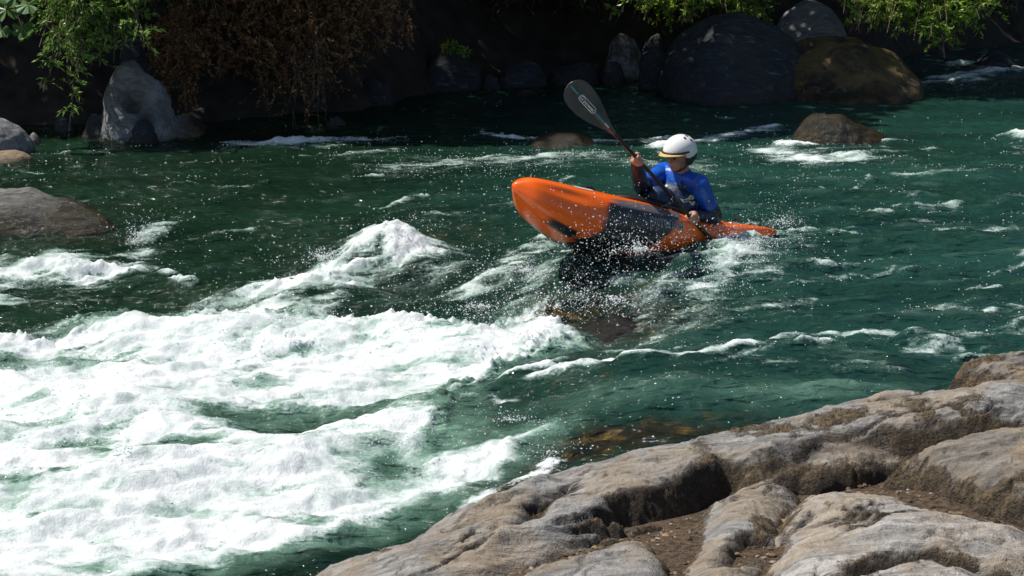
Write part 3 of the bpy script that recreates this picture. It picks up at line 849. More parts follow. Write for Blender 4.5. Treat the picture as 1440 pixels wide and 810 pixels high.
# right giant boulders
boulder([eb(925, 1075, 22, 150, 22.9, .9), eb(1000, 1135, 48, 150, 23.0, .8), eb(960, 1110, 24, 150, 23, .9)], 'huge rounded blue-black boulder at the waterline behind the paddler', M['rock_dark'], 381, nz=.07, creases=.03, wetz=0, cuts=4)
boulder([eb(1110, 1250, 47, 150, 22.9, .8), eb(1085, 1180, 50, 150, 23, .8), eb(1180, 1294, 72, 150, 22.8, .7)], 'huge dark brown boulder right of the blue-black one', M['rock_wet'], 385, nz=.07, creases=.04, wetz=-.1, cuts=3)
boulder([eb(1085, 1190, 5, 70, 24.9, .8)], 'grey boulder with patchy light behind the two huge boulders', M['rock_grey'], 388, 5, nz=.12, cuts=6)
boulder([eb(1095, 1262, 174, 218, 19.35, .45, .3), ((onY(1165, 190, 19.35)[0], 19.35, -.03), (.34, .3, .36))], 'brown pointed wet boulder standing in the river below the huge boulders', M['rock_wet'], 391,
        nz=.09, creases=.06, wetz=.6, wetw=.1, cuts=4)
boulder([eb(1362, 1436, 74, 110, 25.0, .4)], 'small dark boulder in the white riffle at the upper right', M['rock_dark'], 395, 5, nz=.07)
boulder([eb(735, 850, 184, 210, 19.3, .35)], 'low brown rock barely breaking the surface left of the paddle blade', M['rock_wet'], 398, 5, nz=.08, wetz=.5)
boulder([((onz(860, 440)[0], 12.75, -.375), (.44, .36, .27)), ((onz(775, 440)[0], 12.7, -.34), (.20, .2, .26))], 'dark wet rock in the fall right below the kayak', M['rock_dark'], 401, nz=.14, creases=.10, wetz=.9)

# ================================================================== PLANTS
def tube_np(path, r0, r1, k=5):
    path = np.array(path, float); n = len(path)
    T = np.gradient(path, axis=0); T /= np.linalg.norm(T, axis=1)[:, None] + 1e-9
    up = np.array([.3, .2, .93]); A = np.cross(T, up); A /= np.linalg.norm(A, axis=1)[:, None] + 1e-9; B = np.cross(T, A)
    r = np.linspace(r0, r1, n)[:, None, None]
    ang = np.linspace(0, 2 * np.pi, k, endpoint=False)
    V = path[:, None] + r * (A[:, None] * np.cos(ang)[None, :, None] + B[:, None] * np.sin(ang)[None, :, None])
    i = np.arange(n * k).reshape(n, k)
    f = np.stack([i[:-1], np.roll(i, -1, 1)[:-1], np.roll(i, -1, 1)[1:], i[1:]], -1).reshape(-1, 4)
    return V.reshape(-1, 3), f


def tubes_obj(name, lst, mat, parent):
    Vs, Fs, o = [], [], 0
    for p, r0, r1 in lst:
        v, f = tube_np(p, r0, r1); Vs.append(v); Fs.append(f + o); o += len(v)
    return np_mesh(name, np.concatenate(Vs), np.concatenate(Fs), mat, True, parent)


def leaves_obj(name, P, D, L, Wd, mat, parent, droop=.2):
    """folded lance-shaped leaves: base P, direction D, length L, half-width Wd"""
    n = len(P)
    D = D / (np.linalg.norm(D, axis=1)[:, None] + 1e-9)
    r = RNG.normal(size=(n, 3)); Sd = np.cross(D, r); Sd /= np.linalg.norm(Sd, axis=1)[:, None] + 1e-9
    N = np.cross(Sd, D)
    L = L[:, None]; Wd = Wd[:, None]
    tip = P + D * L + np.array([0, 0, -1.]) * L * droop
    mid = P + D * L * .45
    a = mid + Sd * Wd + N * Wd * .35; b = mid - Sd * Wd + N * Wd * .35
    V = np.stack([P, a, tip, b], 1).reshape(-1, 3)
    i = np.arange(n)[:, None] * 4
    f = np.concatenate([i + np.array([0, 1, 2]), i + np.array([0, 2, 3])], 0)
    return np_mesh(name, V, f, mat, False, parent)


def empty(name, loc):
    o = bpy.data.objects.new(name, None); COL.objects.link(o); o.location = loc; o.empty_display_size = .2
    bpy.context.view_layer.update()
    return o


def rel(P, root): return np.asarray(P) - np.array(root.location)


def stem_bush(name, root_pt, tips, label, cat, lmat, nl, ll, lw, side=8, spread=.25, smat='bark', droop=.3, r0=.018, seed=0, group=None, scatter=.0):
    rng = np.random.default_rng(seed)
    root = empty(name, tuple(root_pt)); tag(root, label, cat, group)
    tl, LP, LD = [], [], []
    for tp in tips:
        tp = np.array(tp, float); a = np.array(root_pt, float) + rng.normal(0, .08, 3)
        n = 14; t = np.linspace(0, 1, n)[:, None]
        arch = np.linalg.norm(tp - a) * .22
        path = a + (tp - a) * t + np.array([0, 0, 1]) * arch * np.sin(np.pi * t) + rng.normal(0, .012, (n, 3))
        tl.append((rel(path, root), r0, r0 * .25))
        for s_ in range(side):
            k = rng.integers(5, n - 1); b = path[k]
            d = rng.normal(0, 1, 3) * np.array([1, .8, .6]); d /= np.linalg.norm(d)
            ln = spread * rng.uniform(.5, 1.3)
            m = 7; tt = np.linspace(0, 1, m)[:, None]
            sp2 = b + d * ln * tt + np.array([0, 0, -1]) * droop * ln * tt ** 2
            tl.append((rel(sp2, root), r0 * .3, r0 * .12))
            q = rng.integers(max(2, nl // 2), nl + 1)
            ts = rng.uniform(.15, 1, q); pp = b + d * ln * ts[:, None] + np.array([0, 0, -1]) * droop * ln * ts[:, None] ** 2
            LP.append(pp + rng.normal(0, scatter + .004, (q, 3))); LD.append(d * .7 + rng.normal(0, .55, (q, 3)))
        q = nl; ts = rng.uniform(.35, 1, q)
        idx = np.clip((ts * (n - 1)).astype(int), 0, n - 1)
        LP.append(path[idx] + rng.normal(0, .01, (q, 3))); LD.append(rng.normal(0, .7, (q, 3)) + np.array([0, -.1, .1]))
    LP = np.concatenate(LP); LD = np.concatenate(LD); n = len(LP)
    tubes_obj('stems', tl, M[smat], root)
    leaves_obj('foliage', rel(LP, root), LD, rng.uniform(.6, 1.25, n) * ll, rng.uniform(.7, 1.2, n) * lw, M[lmat], root, droop * .5)
    return root


def tips_px(lst, Y0, Y1, seed, jit=6):
    r = np.random.default_rng(seed)
    return [onY(x + r.normal(0, jit), y + r.normal(0, jit), r.uniform(Y0, Y1)) for x, y in lst]


def rand_px(n, x0, x1, y0, y1, Y0, Y1, seed, cond=None):
    r = np.random.default_rng(seed); out = []
    while len(out) < n:
        x, y = r.uniform(x0, x1), r.uniform(y0, y1)
        if cond is None or cond(x, y): out.append(onY(x, y, r.uniform(Y0, Y1)))
    return out


# left leafy bush (lit)
rt = onY(150, -40, 20.3)
stem_bush('leafy_bush', rt, rand_px(95, 50, 212, -15, 105, 18.8, 19.8, 5, lambda x, y: y < 112 - abs(x - 120) * .5), 'bright green willow-leaved bush hanging over the left boulders', 'bush', 'willow',
          20, .072, .012, 12, .22, droop=.3, seed=5)
stem_bush('leafy_bush', onY(100, 60, 19.6), [onY(98, 185, 19.3), onY(104, 165, 19.35), onY(60, 128, 19.3), onY(112, 120, 19.3)], 'thin leafy twig hanging down to the water below the green bush', 'twig', 'willow',
          9, .085, .011, 6, .13, droop=.5, seed=6, r0=.010)
# broad leaved plant at the top-left corner
def broad_plant():
    root = empty('broad_leaved_plant', tuple(onY(-20, -30, 19.6))); tag(root, 'large lobed green leaves in the top left corner', 'plant')
    rng = np.random.default_rng(9); tl = []
    for k, (px, py, s_) in enumerate([(15, 20, .26), (38, 45, .22), (8, 48, .2), (45, 12, .24), (-10, 5, .3), (28, 0, .25), (-15, 55, .25), (60, -8, .2)]):
        s_ *= .62; c = onY(px - 6, py - 6, 19.0 + rng.uniform(-.2, .3)); base = np.array(root.location)
        path = [rel(base + (c - base) * t + np.array([0, 0, .15 * math.sin(math.pi * t)]), root) for t in np.linspace(0, 1, 8)]
        tl.append((path, .012, .006))
        bm = bmesh.new(); n = 40
        cen = bm.verts.new((0, 0, 0)); ring = []
        for i in range(n):
            a = 2 * math.pi * i / n
            r = s_ * (.62 + .28 * abs(math.cos(a * 3.5)) ** .6 + .06 * math.cos(a * 21)) * (.35 + .65 * (1 - math.exp(-((a - math.pi) / .35) ** 2)))
            ring.append(bm.verts.new((r * math.cos(a), r * math.sin(a), -.35 * r * r / s_ + .02 * math.cos(a * 7))))
        for i in range(n): bm.faces.new((cen, ring[i], ring[(i + 1) % n]))
        rot = Matrix.Rotation(rng.uniform(0, 6.28), 4, 'Z'); tilt = Matrix.Rotation(math.radians(rng.uniform(25, 60)), 4, 'X')
        o = bm_obj('leaf', bm, M['broad'], root, False)
        o.matrix_local = Matrix.Translation(Vector(rel(c, root))) @ tilt @ rot
    tubes_obj('stems', tl, M['twig'], root)


broad_plant()
# dead brown shrub
stem_bush('dead_shrub', onY(400, -60, 22.0), rand_px(170, 215, 600, -20, 165, 20.3, 21.6, 12, lambda x, y: y < 60 + 110 * math.exp(-((x - 400) / 120) ** 2) and y > -20),
          'wide dead shrub with dry brown leaves overhanging the far bank', 'shrub', 'dead', 46, .036, .010, 12, .30, 'twig', .5, .005, 12)
stem_bush('dead_shrub', onY(440, 60, 20.5), [onY(x, y, Y) for x, y, Y in [(430, 195, 20.2), (415, 190, 20.3), (450, 190, 20.2), (400, 175, 20.2), (440, 150, 20.1), (462, 180, 20.3)]],
          'bunch of bare dry twigs trailing to the water below the dead shrub', 'twigs', 'dead', 4, .04, .008, 10, .22, 'twig', .6, .008, 13)
stem_bush('dead_shrub', onY(250, 40, 21.2), rand_px(26, 205, 290, 70, 165, 19.95, 20.4, 14, lambda x, y: y > 20 + (x - 205) * .5 + 20),
          'russet dead shrub tumbling over the shoulder of the sculpted boulder', 'shrub', 'dead', 34, .034, .010, 10, .18, 'twig', .5, .005, 14)
# right bushes
stem_bush('leafy_bush', onY(1310, -60, 24.2), rand_px(130, 1190, 1405, -15, 84, 22.4, 23.3, 21, lambda x, y: y < 84 - abs(x - 1325) * .6 or (x < 1260 and y < 50)),
          'dense bright green bush leaning over the water at the upper right', 'bush', 'bright', 20, .07, .014, 12, .24, droop=.2, seed=21)
stem_bush('leafy_bush', onY(960, -70, 25.2), rand_px(80, 860, 1085, -20, 34, 23.6, 24.6, 22), 'bright green bush along the top edge behind the huge blue-black boulder', 'bush', 'bright', 20, .075, .015, 12, .26, droop=.2, seed=22)
stem_bush('leafy_bush', onY(1215, -50, 24.8), rand_px(26, 1180, 1250, -10, 50, 23.5, 24.2, 23), 'sparse green shoots rising between the brown boulder and the right bush', 'bush', 'bright', 8, .07, .013, 6, .18, droop=.1, seed=23)
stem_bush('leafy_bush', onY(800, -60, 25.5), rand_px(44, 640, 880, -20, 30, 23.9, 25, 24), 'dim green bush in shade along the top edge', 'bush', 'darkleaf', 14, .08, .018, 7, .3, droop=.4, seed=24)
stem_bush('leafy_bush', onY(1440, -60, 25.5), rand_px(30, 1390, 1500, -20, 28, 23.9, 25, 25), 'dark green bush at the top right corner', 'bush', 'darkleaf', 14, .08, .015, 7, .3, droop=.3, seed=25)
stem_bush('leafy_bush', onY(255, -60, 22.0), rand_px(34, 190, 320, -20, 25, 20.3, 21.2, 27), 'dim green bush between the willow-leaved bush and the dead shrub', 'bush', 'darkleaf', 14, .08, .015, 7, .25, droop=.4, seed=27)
stem_bush('fern', onY(640, 78, 23.5), [onY(x, y, 23.3) for x, y in [(625, 66), (634, 62), (645, 64), (652, 70), (618, 73), (640, 70)]], 'small bright fern on top of a dark bank boulder', 'fern', 'bright', 12, .06, .01, 4, .07, droop=.4, r0=.006, seed=26)


# unseen canopy trees, added for shade: leaves only where their shadow should fall
def shade_amount(qx, qy):
    b = np.interp(qx, [-30, -7, -5, -4.2, -3.3, -2.6, 1, 3.5, 4.4, 5.0, 12, 30], [18.8, 19.3, 19.75, 19.75, 19.35, 19.25, 19.3, 20.0, 21.8, 23.0, 24.5, 30])
    s = ss(-.12, .15, qy - b + .18 * fbm2(qx * 1.3, qy * 1.3, 3, 91))

    def win(x, y, rx, ry, a): return 1 - a * np.exp(-(((qx - x) / rx) ** 2 + ((qy - y) / ry) ** 2) ** 2)

    def qof(px, py, Y, rx, ry, a):
        p = onY(px, py, Y); k = p[2] / S[2]
        return win(p[0] - S[0] * k, p[1] - S[1] * k, rx, ry, a)
    s = s * qof(965, 12, 24.1, 1.15, .75, 1) * qof(1310, 30, 22.9, 1.1, .7, 1) * qof(1215, 30, 23.8, .35, .4, .8)
    s = s * qof(355, 40, 20.5, .24, .3, 1) * qof(455, 85, 20.5, .55, .22, 1) * qof(395, 80, 20.5, .2, .2, .8) * qof(205, 110, 19.7, .45, .4, 1)
    s = s * qof(875, 55, 24.2, .35, .25, .5) * qof(1140, 15, 24.8, .4, .25, .5) * qof(1060, 45, 22.8, .2, .3, .35) * qof(1160, 125, 22.3, .2, .12, .3)
    s = s * qof(640, 66, 23.3, .15, .15, .9) * qof(230, 90, 20.2, .18, .2, .8) * qof(510, 50, 21, .12, .1, .6)
    return s


def canopy():
    TX = [-14.5, -11.0, -8.0, -5.0, -2.0, 1.3, 4.6, 8.2]
    TYs = [24.0, 25.0, 24.6, 26.5, 27.2, 27.8, 28.6, 30.5]
    labs = ['tall unseen shade tree beyond the far bank, first from the left', 'unseen broadleaf shade tree beyond the far bank, second from the left', 'unseen dark shade tree left of the willow-leaved bush', 'unseen dark shade tree above the sculpted boulder',
            'unseen dark shade tree above the dead shrub', 'tall unseen shade tree above the middle of the far bank', 'unseen leafy shade tree above the two huge boulders', 'unseen shade tree furthest right on the far bank']
    n = 78000
    r = np.random.default_rng(33)
    qx = r.uniform(-12, 13, n); qy = 18.4 + 13 * r.random(n) ** 1.25; z = 2.2 + 9.3 * r.random(n) ** 1.1
    # clumps
    cl = np.clip(fbm3(np.stack([qx, qy, z], 1) * .9, 3, 93) + .62, 0, 1)
    sh = shade_amount(qx, qy)
    keep = (r.random(n) < sh * (.35 + .65 * cl)) & (sh > .25)
    qx, qy, z = qx[keep], qy[keep], z[keep]
    L = np.stack([qx + S[0] * z / S[2], qy + S[1] * z / S[2], z], 1)
    # low leaves must stay above the picture's top edge
    top = CAM_H - L[:, 1] * math.tan(math.radians(14.05 - 8.66))
    ok = L[:, 2] > top + .45
    L = L[ok]
    own = np.argmin(np.abs(L[:, 0][:, None] - (np.array(TX) - .8)[None]), 1)
    for k in range(8):
        P = L[own == k]
        x, y = TX[k], TYs[k]; gzv = ground_z(x, y) - .15
        root = empty('unseen_shade_tree', (x, y, gzv)); tag(root, labs[k], 'tree', 'unseen shade trees along the far bank')
        rk = np.random.default_rng(200 + k)
        hgt = 9.5
        tp = [np.array([.15 * math.sin(i * .9 + k), .12 * math.cos(i * 1.1 + k), hgt * i / 9]) for i in range(10)]
        tubes_obj('trunk', [(tp, .22, .05)], M['bark'], root)
        limbs = []
        if len(P):
            for q in P[rk.integers(0, len(P), 26)]:
                e = rel(q, root); zz = np.clip(e[2] * .55, 1.5, hgt - 1); a = np.array([0, 0, zz])
                limbs.append(([a + (e - a) * t + np.array([0, 0, .4 * math.sin(math.pi * t)]) for t in np.linspace(0, 1, 7)], .06, .012))
            tubes_obj('limbs', limbs, M['bark'], root)
            m = len(P)
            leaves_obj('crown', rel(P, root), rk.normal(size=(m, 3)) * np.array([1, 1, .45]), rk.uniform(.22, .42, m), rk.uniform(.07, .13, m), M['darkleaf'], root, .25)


canopy()
#KAYAK_BEGIN
# ================================================================== KAYAK
def catm(xp, fp, x):
    xx = np.linspace(-.1, 1.1, 1201); v = np.interp(xx, xp, fp)
    k = np.hanning(91); k /= k.sum(); v2 = np.convolve(np.pad(v, 45, 'edge'), k, 'valid')
    return np.interp(x, xx, v2)


Bw, St = onY(727, 268, 13.2), onY(1092, 322, 14.72)
KL = 2.5
fw = (Bw - St); KLEN = np.linalg.norm(fw); fw /= KLEN
lf = np.cross([0, 0, 1], fw); lf /= np.linalg.norm(lf); upv = np.cross(fw, lf)
pt = math.radians(-5.0)                      # the bow stands above the stern already in the hull's own shape
fw2 = fw * math.cos(pt) + upv * math.sin(pt); up2 = upv * math.cos(pt) - fw * math.sin(pt)
rl = math.radians(13)                        # near edge lifted
lf3 = lf * math.cos(rl) + up2 * math.sin(rl); up3 = up2 * math.cos(rl) - lf * math.sin(rl)
ksc = KLEN / 2.51
KM = Matrix([[fw2[i] * ksc, lf3[i] * ksc, up3[i] * ksc, 0] for i in range(3)] + [[0, 0, 0, 1]])
korg = St - (up3 * .14) * ksc
KM.translation = Vector(korg)
KMn = np.array(KM)
def kw(p): return KMn[:3, :3] @ np.array(p, float) + KMn[:3, 3]


SP = [0, .03, .10, .22, .35, .48, .60, .72, .82, .90, .96, 1.0]
SWD = [.005, .05, .10, .16, .24, .31, .325, .30, .255, .20, .14, .03]
SZB = [.10, .085, .05, .0, -.04, -.075, -.085, -.06, .01, .11, .21, .34]
SZT = [.13, .145, .16, .175, .205, .26, .31, .36, .40, .435, .455, .43]


def hull_pt(s, a, off=0.0):
    s = np.asarray(s, float); a = np.asarray(a, float)
    wd = catm(SP, SWD, s); zb = catm(SP, SZB, s); zt = catm(SP, SZT, s)
    endr = np.sqrt(np.clip(1 - np.clip((s - .955) / .045, 0, 1) ** 2, 0, 1)) * np.sqrt(np.clip(1 - np.clip((.015 - s) / .015, 0, 1) ** 2, 0, 1))
    wd = wd * (.05 + .95 * endr)
    zc = zb + (zt - zb) * .58
    zt = zc + (zt - zc) * (.1 + .9 * endr); zb = zc + (zb - zc) * (.1 + .9 * endr)
    sa, ca = np.sin(a), np.cos(a)
    eb_ = np.where(ca > 0, .95, .62)
    y = wd * np.sign(sa) * np.abs(sa) ** .72
    z = np.where(ca > 0, zc + (zt - zc) * np.abs(ca) ** .9, zc - (zc - zb) * np.abs(ca) ** .62)
    # scooped side above the chine towards the bow
    sc = .022 * np.exp(-((s - .86) / .07) ** 2) * np.exp(-((np.abs(a) - 1.25) / .28) ** 2)
    y = y - np.sign(sa) * sc
    x = s * 2.5
    P = np.stack(np.broadcast_arrays(x, y + np.sign(sa) * off * np.abs(sa), z + off * ca), -1)
    return P


kay = bpy.data.objects.new('kayak', None); COL.objects.link(kay); kay.matrix_world = KM; kay.empty_display_size = .3
tag(kay, 'orange whitewater kayak with a charcoal side graphic, its bow lifted out of the wave', 'kayak')
ns, na = 280, 150
SS, AA = np.meshgrid(np.linspace(0, 1, ns), np.linspace(-math.pi, math.pi, na, endpoint=False), indexing='ij')
HP = hull_pt(SS, AA)
ii = np.arange(ns * na).reshape(ns, na)
hf = np.stack([ii[:-1], ii[1:], np.roll(ii, -1, 1)[1:], np.roll(ii, -1, 1)[:-1]], -1).reshape(-1, 4)
ab = np.abs(AA)
jit = .012 * gn2(SS * 30, AA * 3, 5)
tb = np.clip((ab - 1.2) / 1.5, 0, 1)
left_ = .765 + .07 * tb ** 1.5; right_ = .50 + .16 * tb ** 1.3
gd = ss(0, .012, SS - right_ + jit) * ss(0, .02, left_ - SS + jit) * ss(0, .06, ab - (1.0 + 1.4 * np.abs(SS - .62) ** 1.2)) 
gd2 = ss(.82, .84, SS) * ss(.93, .9, SS) * ss(2.25, 2.4, ab) * ss(2.95, 2.8, ab)
gd = np.maximum(gd, gd2)
gg = ss(0, .012, SS - .48) * ss(0, .05, .755 - SS + jit) * ss(0, .05, ab - .70 - 1.2 * np.abs(SS - .60)) * ss(0, .08, 1.25 - ab)
redd = gd * 0


def hull_mat():
    t = NT('rotomoulded_plastic'); co = t.coord()
    g, gy = t.attr('gfx'), t.attr('gry')
    n = t.noise(co, 3, 4)
    o = t.ramp(n, [(.3, (.98, .12, .003)), (.7, (1.0, .175, .006))])
    scr = t.sstep(.62, .66, t.noise(t.mapping(co, (2, 14, 14)), 9, 5, .7))
    o = t.mix(t.math('MULTIPLY', scr, .18), o, (.95, .45, .22))
    c = t.mix(g, o, t.ramp(t.noise(co, 22, 5), [(.35, (.010, .011, .014)), (.7, (.03, .032, .038))]))
    c = t.mix(gy, c, (.14, .12, .125))
    b = t.bump(t.noise(co, 50, 4), .12, .01)
    return t.done(t.bsdf(c, .24, b, .5, Coat_Weight=.25, Coat_Roughness=.12))


M['hull'] = hull_mat()
M['black'] = simple_mat('black_neoprene', (.014, .014, .016), .45, .3, 30, .4)
M['white_print'] = simple_mat('white_print', (.75, .76, .78), .4, .1, 30)
M['grey_print'] = simple_mat('grey_print', (.42, .46, .5), .4, .2, 30)
M['dark_print'] = simple_mat('dark_print', (.012, .014, .018), .35, .2, 30)
M['steel'] = simple_mat('steel', (.5, .5, .5), .3, .1, 10, 0, .5, Metallic=1.0)
hull = np_mesh('hull', HP.reshape(-1, 3), hf, M['hull'], True, kay, {'gfx': gd.ravel(), 'gry': gg.ravel()})


def text_mesh(body, offset=0.0, size=1.0):
    cu = bpy.data.curves.new('t', 'FONT'); cu.body = body; cu.offset = offset; cu.size = size; cu.resolution_u = 3
    o = bpy.data.objects.new('t', cu); COL.objects.link(o)
    bpy.context.view_layer.update()
    me = bpy.data.meshes.new_from_object(o.evaluated_get(bpy.context.evaluated_depsgraph_get()))
    bpy.data.objects.remove(o); 
    bm = bmesh.new(); bm.from_mesh(me); bmesh.ops.triangulate(bm, faces=bm.faces)
    bmesh.ops.subdivide_edges(bm, edges=[e for e in bm.edges if e.calc_length() > .08 * size], cuts=2)
    bmesh.ops.triangulate(bm, faces=bm.faces)
    bpy.data.meshes.remove(me)
    return bm


def hull_text(name, off, lift, mat, sgn=1):
    bm = text_mesh('pyranha', off)
    W = 3.25
    for v in bm.verts:
        u = v.co.x / W; h = v.co.y
        s = .622 - .130 * u; a = 1.60 - .36 * h
        p = hull_pt(s, a, lift); v.co = Vector(p)
    return bm_obj(name, bm, mat, kay, False)


hull_text('brand_lettering', .035, .004, M['grey_print'])
hull_text('brand_lettering', -.012, .0062, M['dark_print'])


def patch(name, s0, s1, a0, a1, mat, lift=.003, n=10):
    s, a = np.meshgrid(np.linspace(s0, s1, n), np.linspace(a0, a1, n)); P = hull_pt(s, a, lift)
    return np_mesh(name, P.reshape(-1, 3), grid_faces(n, n), mat, True, kay)


patch('deck_sticker', .775, .835, .42, .62, M['white_print'])
# cockpit rim and stretched spray deck
def rim_pt(t, k=1.0, lift=.012):
    x = 1.16 + .45 * math.cos(t) * k; y = .245 * math.sin(t) * k * (1 - .12 * math.cos(t))
    zt = float(catm(SP, SZT, x / 2.5)); zb = float(catm(SP, SZB, x / 2.5)); zc = zb + (zt - zb) * .58; wd = float(catm(SP, SWD, x / 2.5))
    sa = min(1, abs(y) / wd) ** (1 / .72); ca = math.sqrt(max(0, 1 - sa * sa))
    return np.array([x, y, zc + (zt - zc) * ca ** .9 + lift])


v, f = tube_np([rim_pt(t) for t in np.linspace(0, 2 * math.pi, 61)], .014, .014, 8)
np_mesh('cockpit_rim', v, f, M['black'], True, kay)
for sx in (1.83, .42):
    zt = float(catm(SP, SZT, sx / 2.5))
    v, f = tube_np([(sx - .05, 0, zt - .01), (sx - .045, 0, zt + .02), (sx - .02, 0, zt + .035), (sx + .02, 0, zt + .035), (sx + .045, 0, zt + .02), (sx + .05, 0, zt - .01)], .009, .009, 7)
    np_mesh('grab_handle', v, f, M['black'], True, kay)
    v2 = []
    for q in (-.05, .05):
        bm = bmesh.new(); bmesh.ops.create_cone(bm, cap_ends=True, segments=10, radius1=.013, radius2=.010, depth=.02, matrix=Matrix.Translation((sx + q, 0, zt + .004)))
        bm_obj('bolt', bm, M['steel'], kay)

# ================================================================== PADDLE
HR = onY(898, 225, 13.58); HL = onY(974, 308, 13.80)
pd = (HR - HL); pd /= np.linalg.norm(pd)
RB_ = onY(804, 110, 13.45)
tipd = HR + pd * .80
toc = np.array([0, 0, CAM_H]) - HR; toc /= np.linalg.norm(toc)
nrm = toc - pd * np.dot(toc, pd); nrm /= np.linalg.norm(nrm)
side = np.cross(nrm, pd)                     # width direction
pad = bpy.data.objects.new('kayak_paddle', None); COL.objects.link(pad)
PMm = Matrix([[pd[i], side[i], nrm[i], HR[i]] for i in range(3)] + [[0, 0, 0, 1]]); pad.matrix_world = PMm; pad.empty_display_size = .2
tag(pad, 'black carbon paddle held diagonally with one blade raised high', 'paddle')


def carbon_mat():
    t = NT('carbon_blade'); co = t.coord()
    ck = t.n('ShaderNodeTexChecker'); t.l(co, ck.inputs[0]); ck.inputs['Scale'].default_value = 160
    n = t.noise(co, 9, 5)
    c = t.ramp(n, [(.3, (.035, .037, .036)), (.7, (.075, .078, .074))])
    c = t.mix(t.math('MULTIPLY', ck.outputs['Fac'], .2), c, (.11, .11, .11))
    return t.done(t.bsdf(c, .35, t.bump(t.noise(co, 60, 3), .15, .004), .5))


M['carbon'] = carbon_mat()
M['shaft'] = simple_mat('shaft_carbon', (.016, .016, .017), .35, .3, 40)
M['teal'] = simple_mat('teal_print', (.02, .33, .33), .4, .15, 30)
v, f = tube_np([(x, 0, 0) for x in np.linspace(-1.22, .36, 24)], .0155, .0145, 12)
np_mesh('shaft', v, f, M['shaft'], True, pad)
US = [0, .06, .14, .22, .30, .38, .44, .48, .50, .51]
W1 = [.016, .030, .062, .090, .108, .113, .104, .080, .048, .0]
W2 = [.016, .026, .050, .076, .096, .106, .100, .078, .046, .0]


def blade(name, x0, dirx, twist):
    n, m = 60, 24
    u = .51 * (1 - (1 - np.linspace(0, 1, n)) ** 1.6); wv = np.linspace(-1, 1, m)
    U, Wv = np.meshgrid(u, wv, indexing='ij')
    hw = np.where(Wv > 0, np.interp(U, US, W1), np.interp(U, US, W2))
    y = Wv * hw
    cur = -.05 * (U / .5) ** 2 + .55 * y * y + .012 * np.exp(-(y / .012) ** 2) * (1 - U / .55)
    out = []
    for sgn in (1, -1):
        th = .004 * (1 - np.abs(Wv) ** 4) + .009 * np.exp(-(y / .02) ** 2) * np.clip(1 - U / .3, 0, 1)
        out.append(np.stack([U, y, cur + sgn * th], -1).reshape(-1, 3))
    V = np.concatenate(out)
    g = grid_faces(n, m)
    Fc = np.concatenate([g, g[:, ::-1] + n * m])
    c, s_ = math.cos(twist), math.sin(twist)
    y2 = V[:, 1] * c - V[:, 2] * s_; z2 = V[:, 1] * s_ + V[:, 2] * c
    V = np.stack([x0 + dirx * V[:, 0], y2 * 1, z2], 1)
    if dirx < 0: Fc = Fc[:, ::-1]
    return np_mesh(name, V, Fc, M['carbon'], True, pad)


blu = blade('blade', .30, 1, 0)
bll = blade('blade', -1.17, -1, math.radians(30))


def bz(x, y):
    U = x - .30
    return -.05 * (U / .5) ** 2 + .55 * y * y + .012 * math.exp(-(y / .012) ** 2) * (1 - U / .55) + .0045 + .009 * math.exp(-(y / .02) ** 2) * max(0, 1 - U / .3)


def on_blade(name, bm, mat, lift):
    for v_ in bm.verts:
        v_.co.z = bz(v_.co.x, v_.co.y) + lift
    return bm_obj(name, bm, mat, blu, False)


def strip(x0, x1, hw, n=24):
    bm = bmesh.new(); prev = None
    for i in range(n + 1):
        x = x0 + (x1 - x0) * i / n
        a = [bm.verts.new((x, y, 0)) for y in (-hw, 0, hw)]
        if prev:
            for k in (0, 1): bm.faces.new((prev[k], a[k], a[k + 1], prev[k + 1]))
        prev = a
    return bm


on_blade('stripe', strip(.71, .79, .0055), M['teal'], .001)
on_blade('stripe', strip(.43, .52, .0045), M['teal'], .001)
on_blade('stripe', strip(.37, .42, .006), M['grey_print'], .001)


def pill(x0, x1, r, mat, lift, name):
    bm = bmesh.new(); n = 12; P = []
    for i in range(n + 1):
        a = -math.pi / 2 + math.pi * i / n; P.append((x1 - r + r * math.cos(a), r * math.sin(a)))
    for i in range(n + 1):
        a = math.pi / 2 + math.pi * i / n; P.append((x0 + r + r * math.cos(a), r * math.sin(a)))
    # rungs so the badge can follow the curved blade
    g = 26
    prev = None
    for i in range(g + 1):
        x = x0 + (x1 - x0) * i / g
        e = 0
        if x < x0 + r: e = x0 + r - x
        if x > x1 - r: e = x - (x1 - r)
        h = math.sqrt(max(1e-8, r * r - e * e))
        row = [bm.verts.new((x, h * k, 0)) for k in (-1, -.6, -.3, 0, .3, .6, 1)]
        if prev:
            for k in range(6): bm.faces.new((prev[k], row[k], row[k + 1], prev[k + 1]))
        prev = row
    return on_blade(name, bm, mat, lift)


pill(.525, .695, .0235, M['white_print'], .0012, 'badge')
pill(.530, .690, .0185, M['dark_print'], .0022, 'badge')
bm = text_mesh("G'power", .012)
xs_ = [v_.co.x for v_ in bm.verts]; x0_, x1_ = min(xs_), max(xs_)
for v_ in bm.verts:
    tx = (v_.co.x - x0_) / (x1_ - x0_); ty = v_.co.y
    v_.co = Vector((.684 - tx * .148, -(ty - .28) * .040, 0))
on_blade('badge_lettering', bm, M['white_print'], .0034)

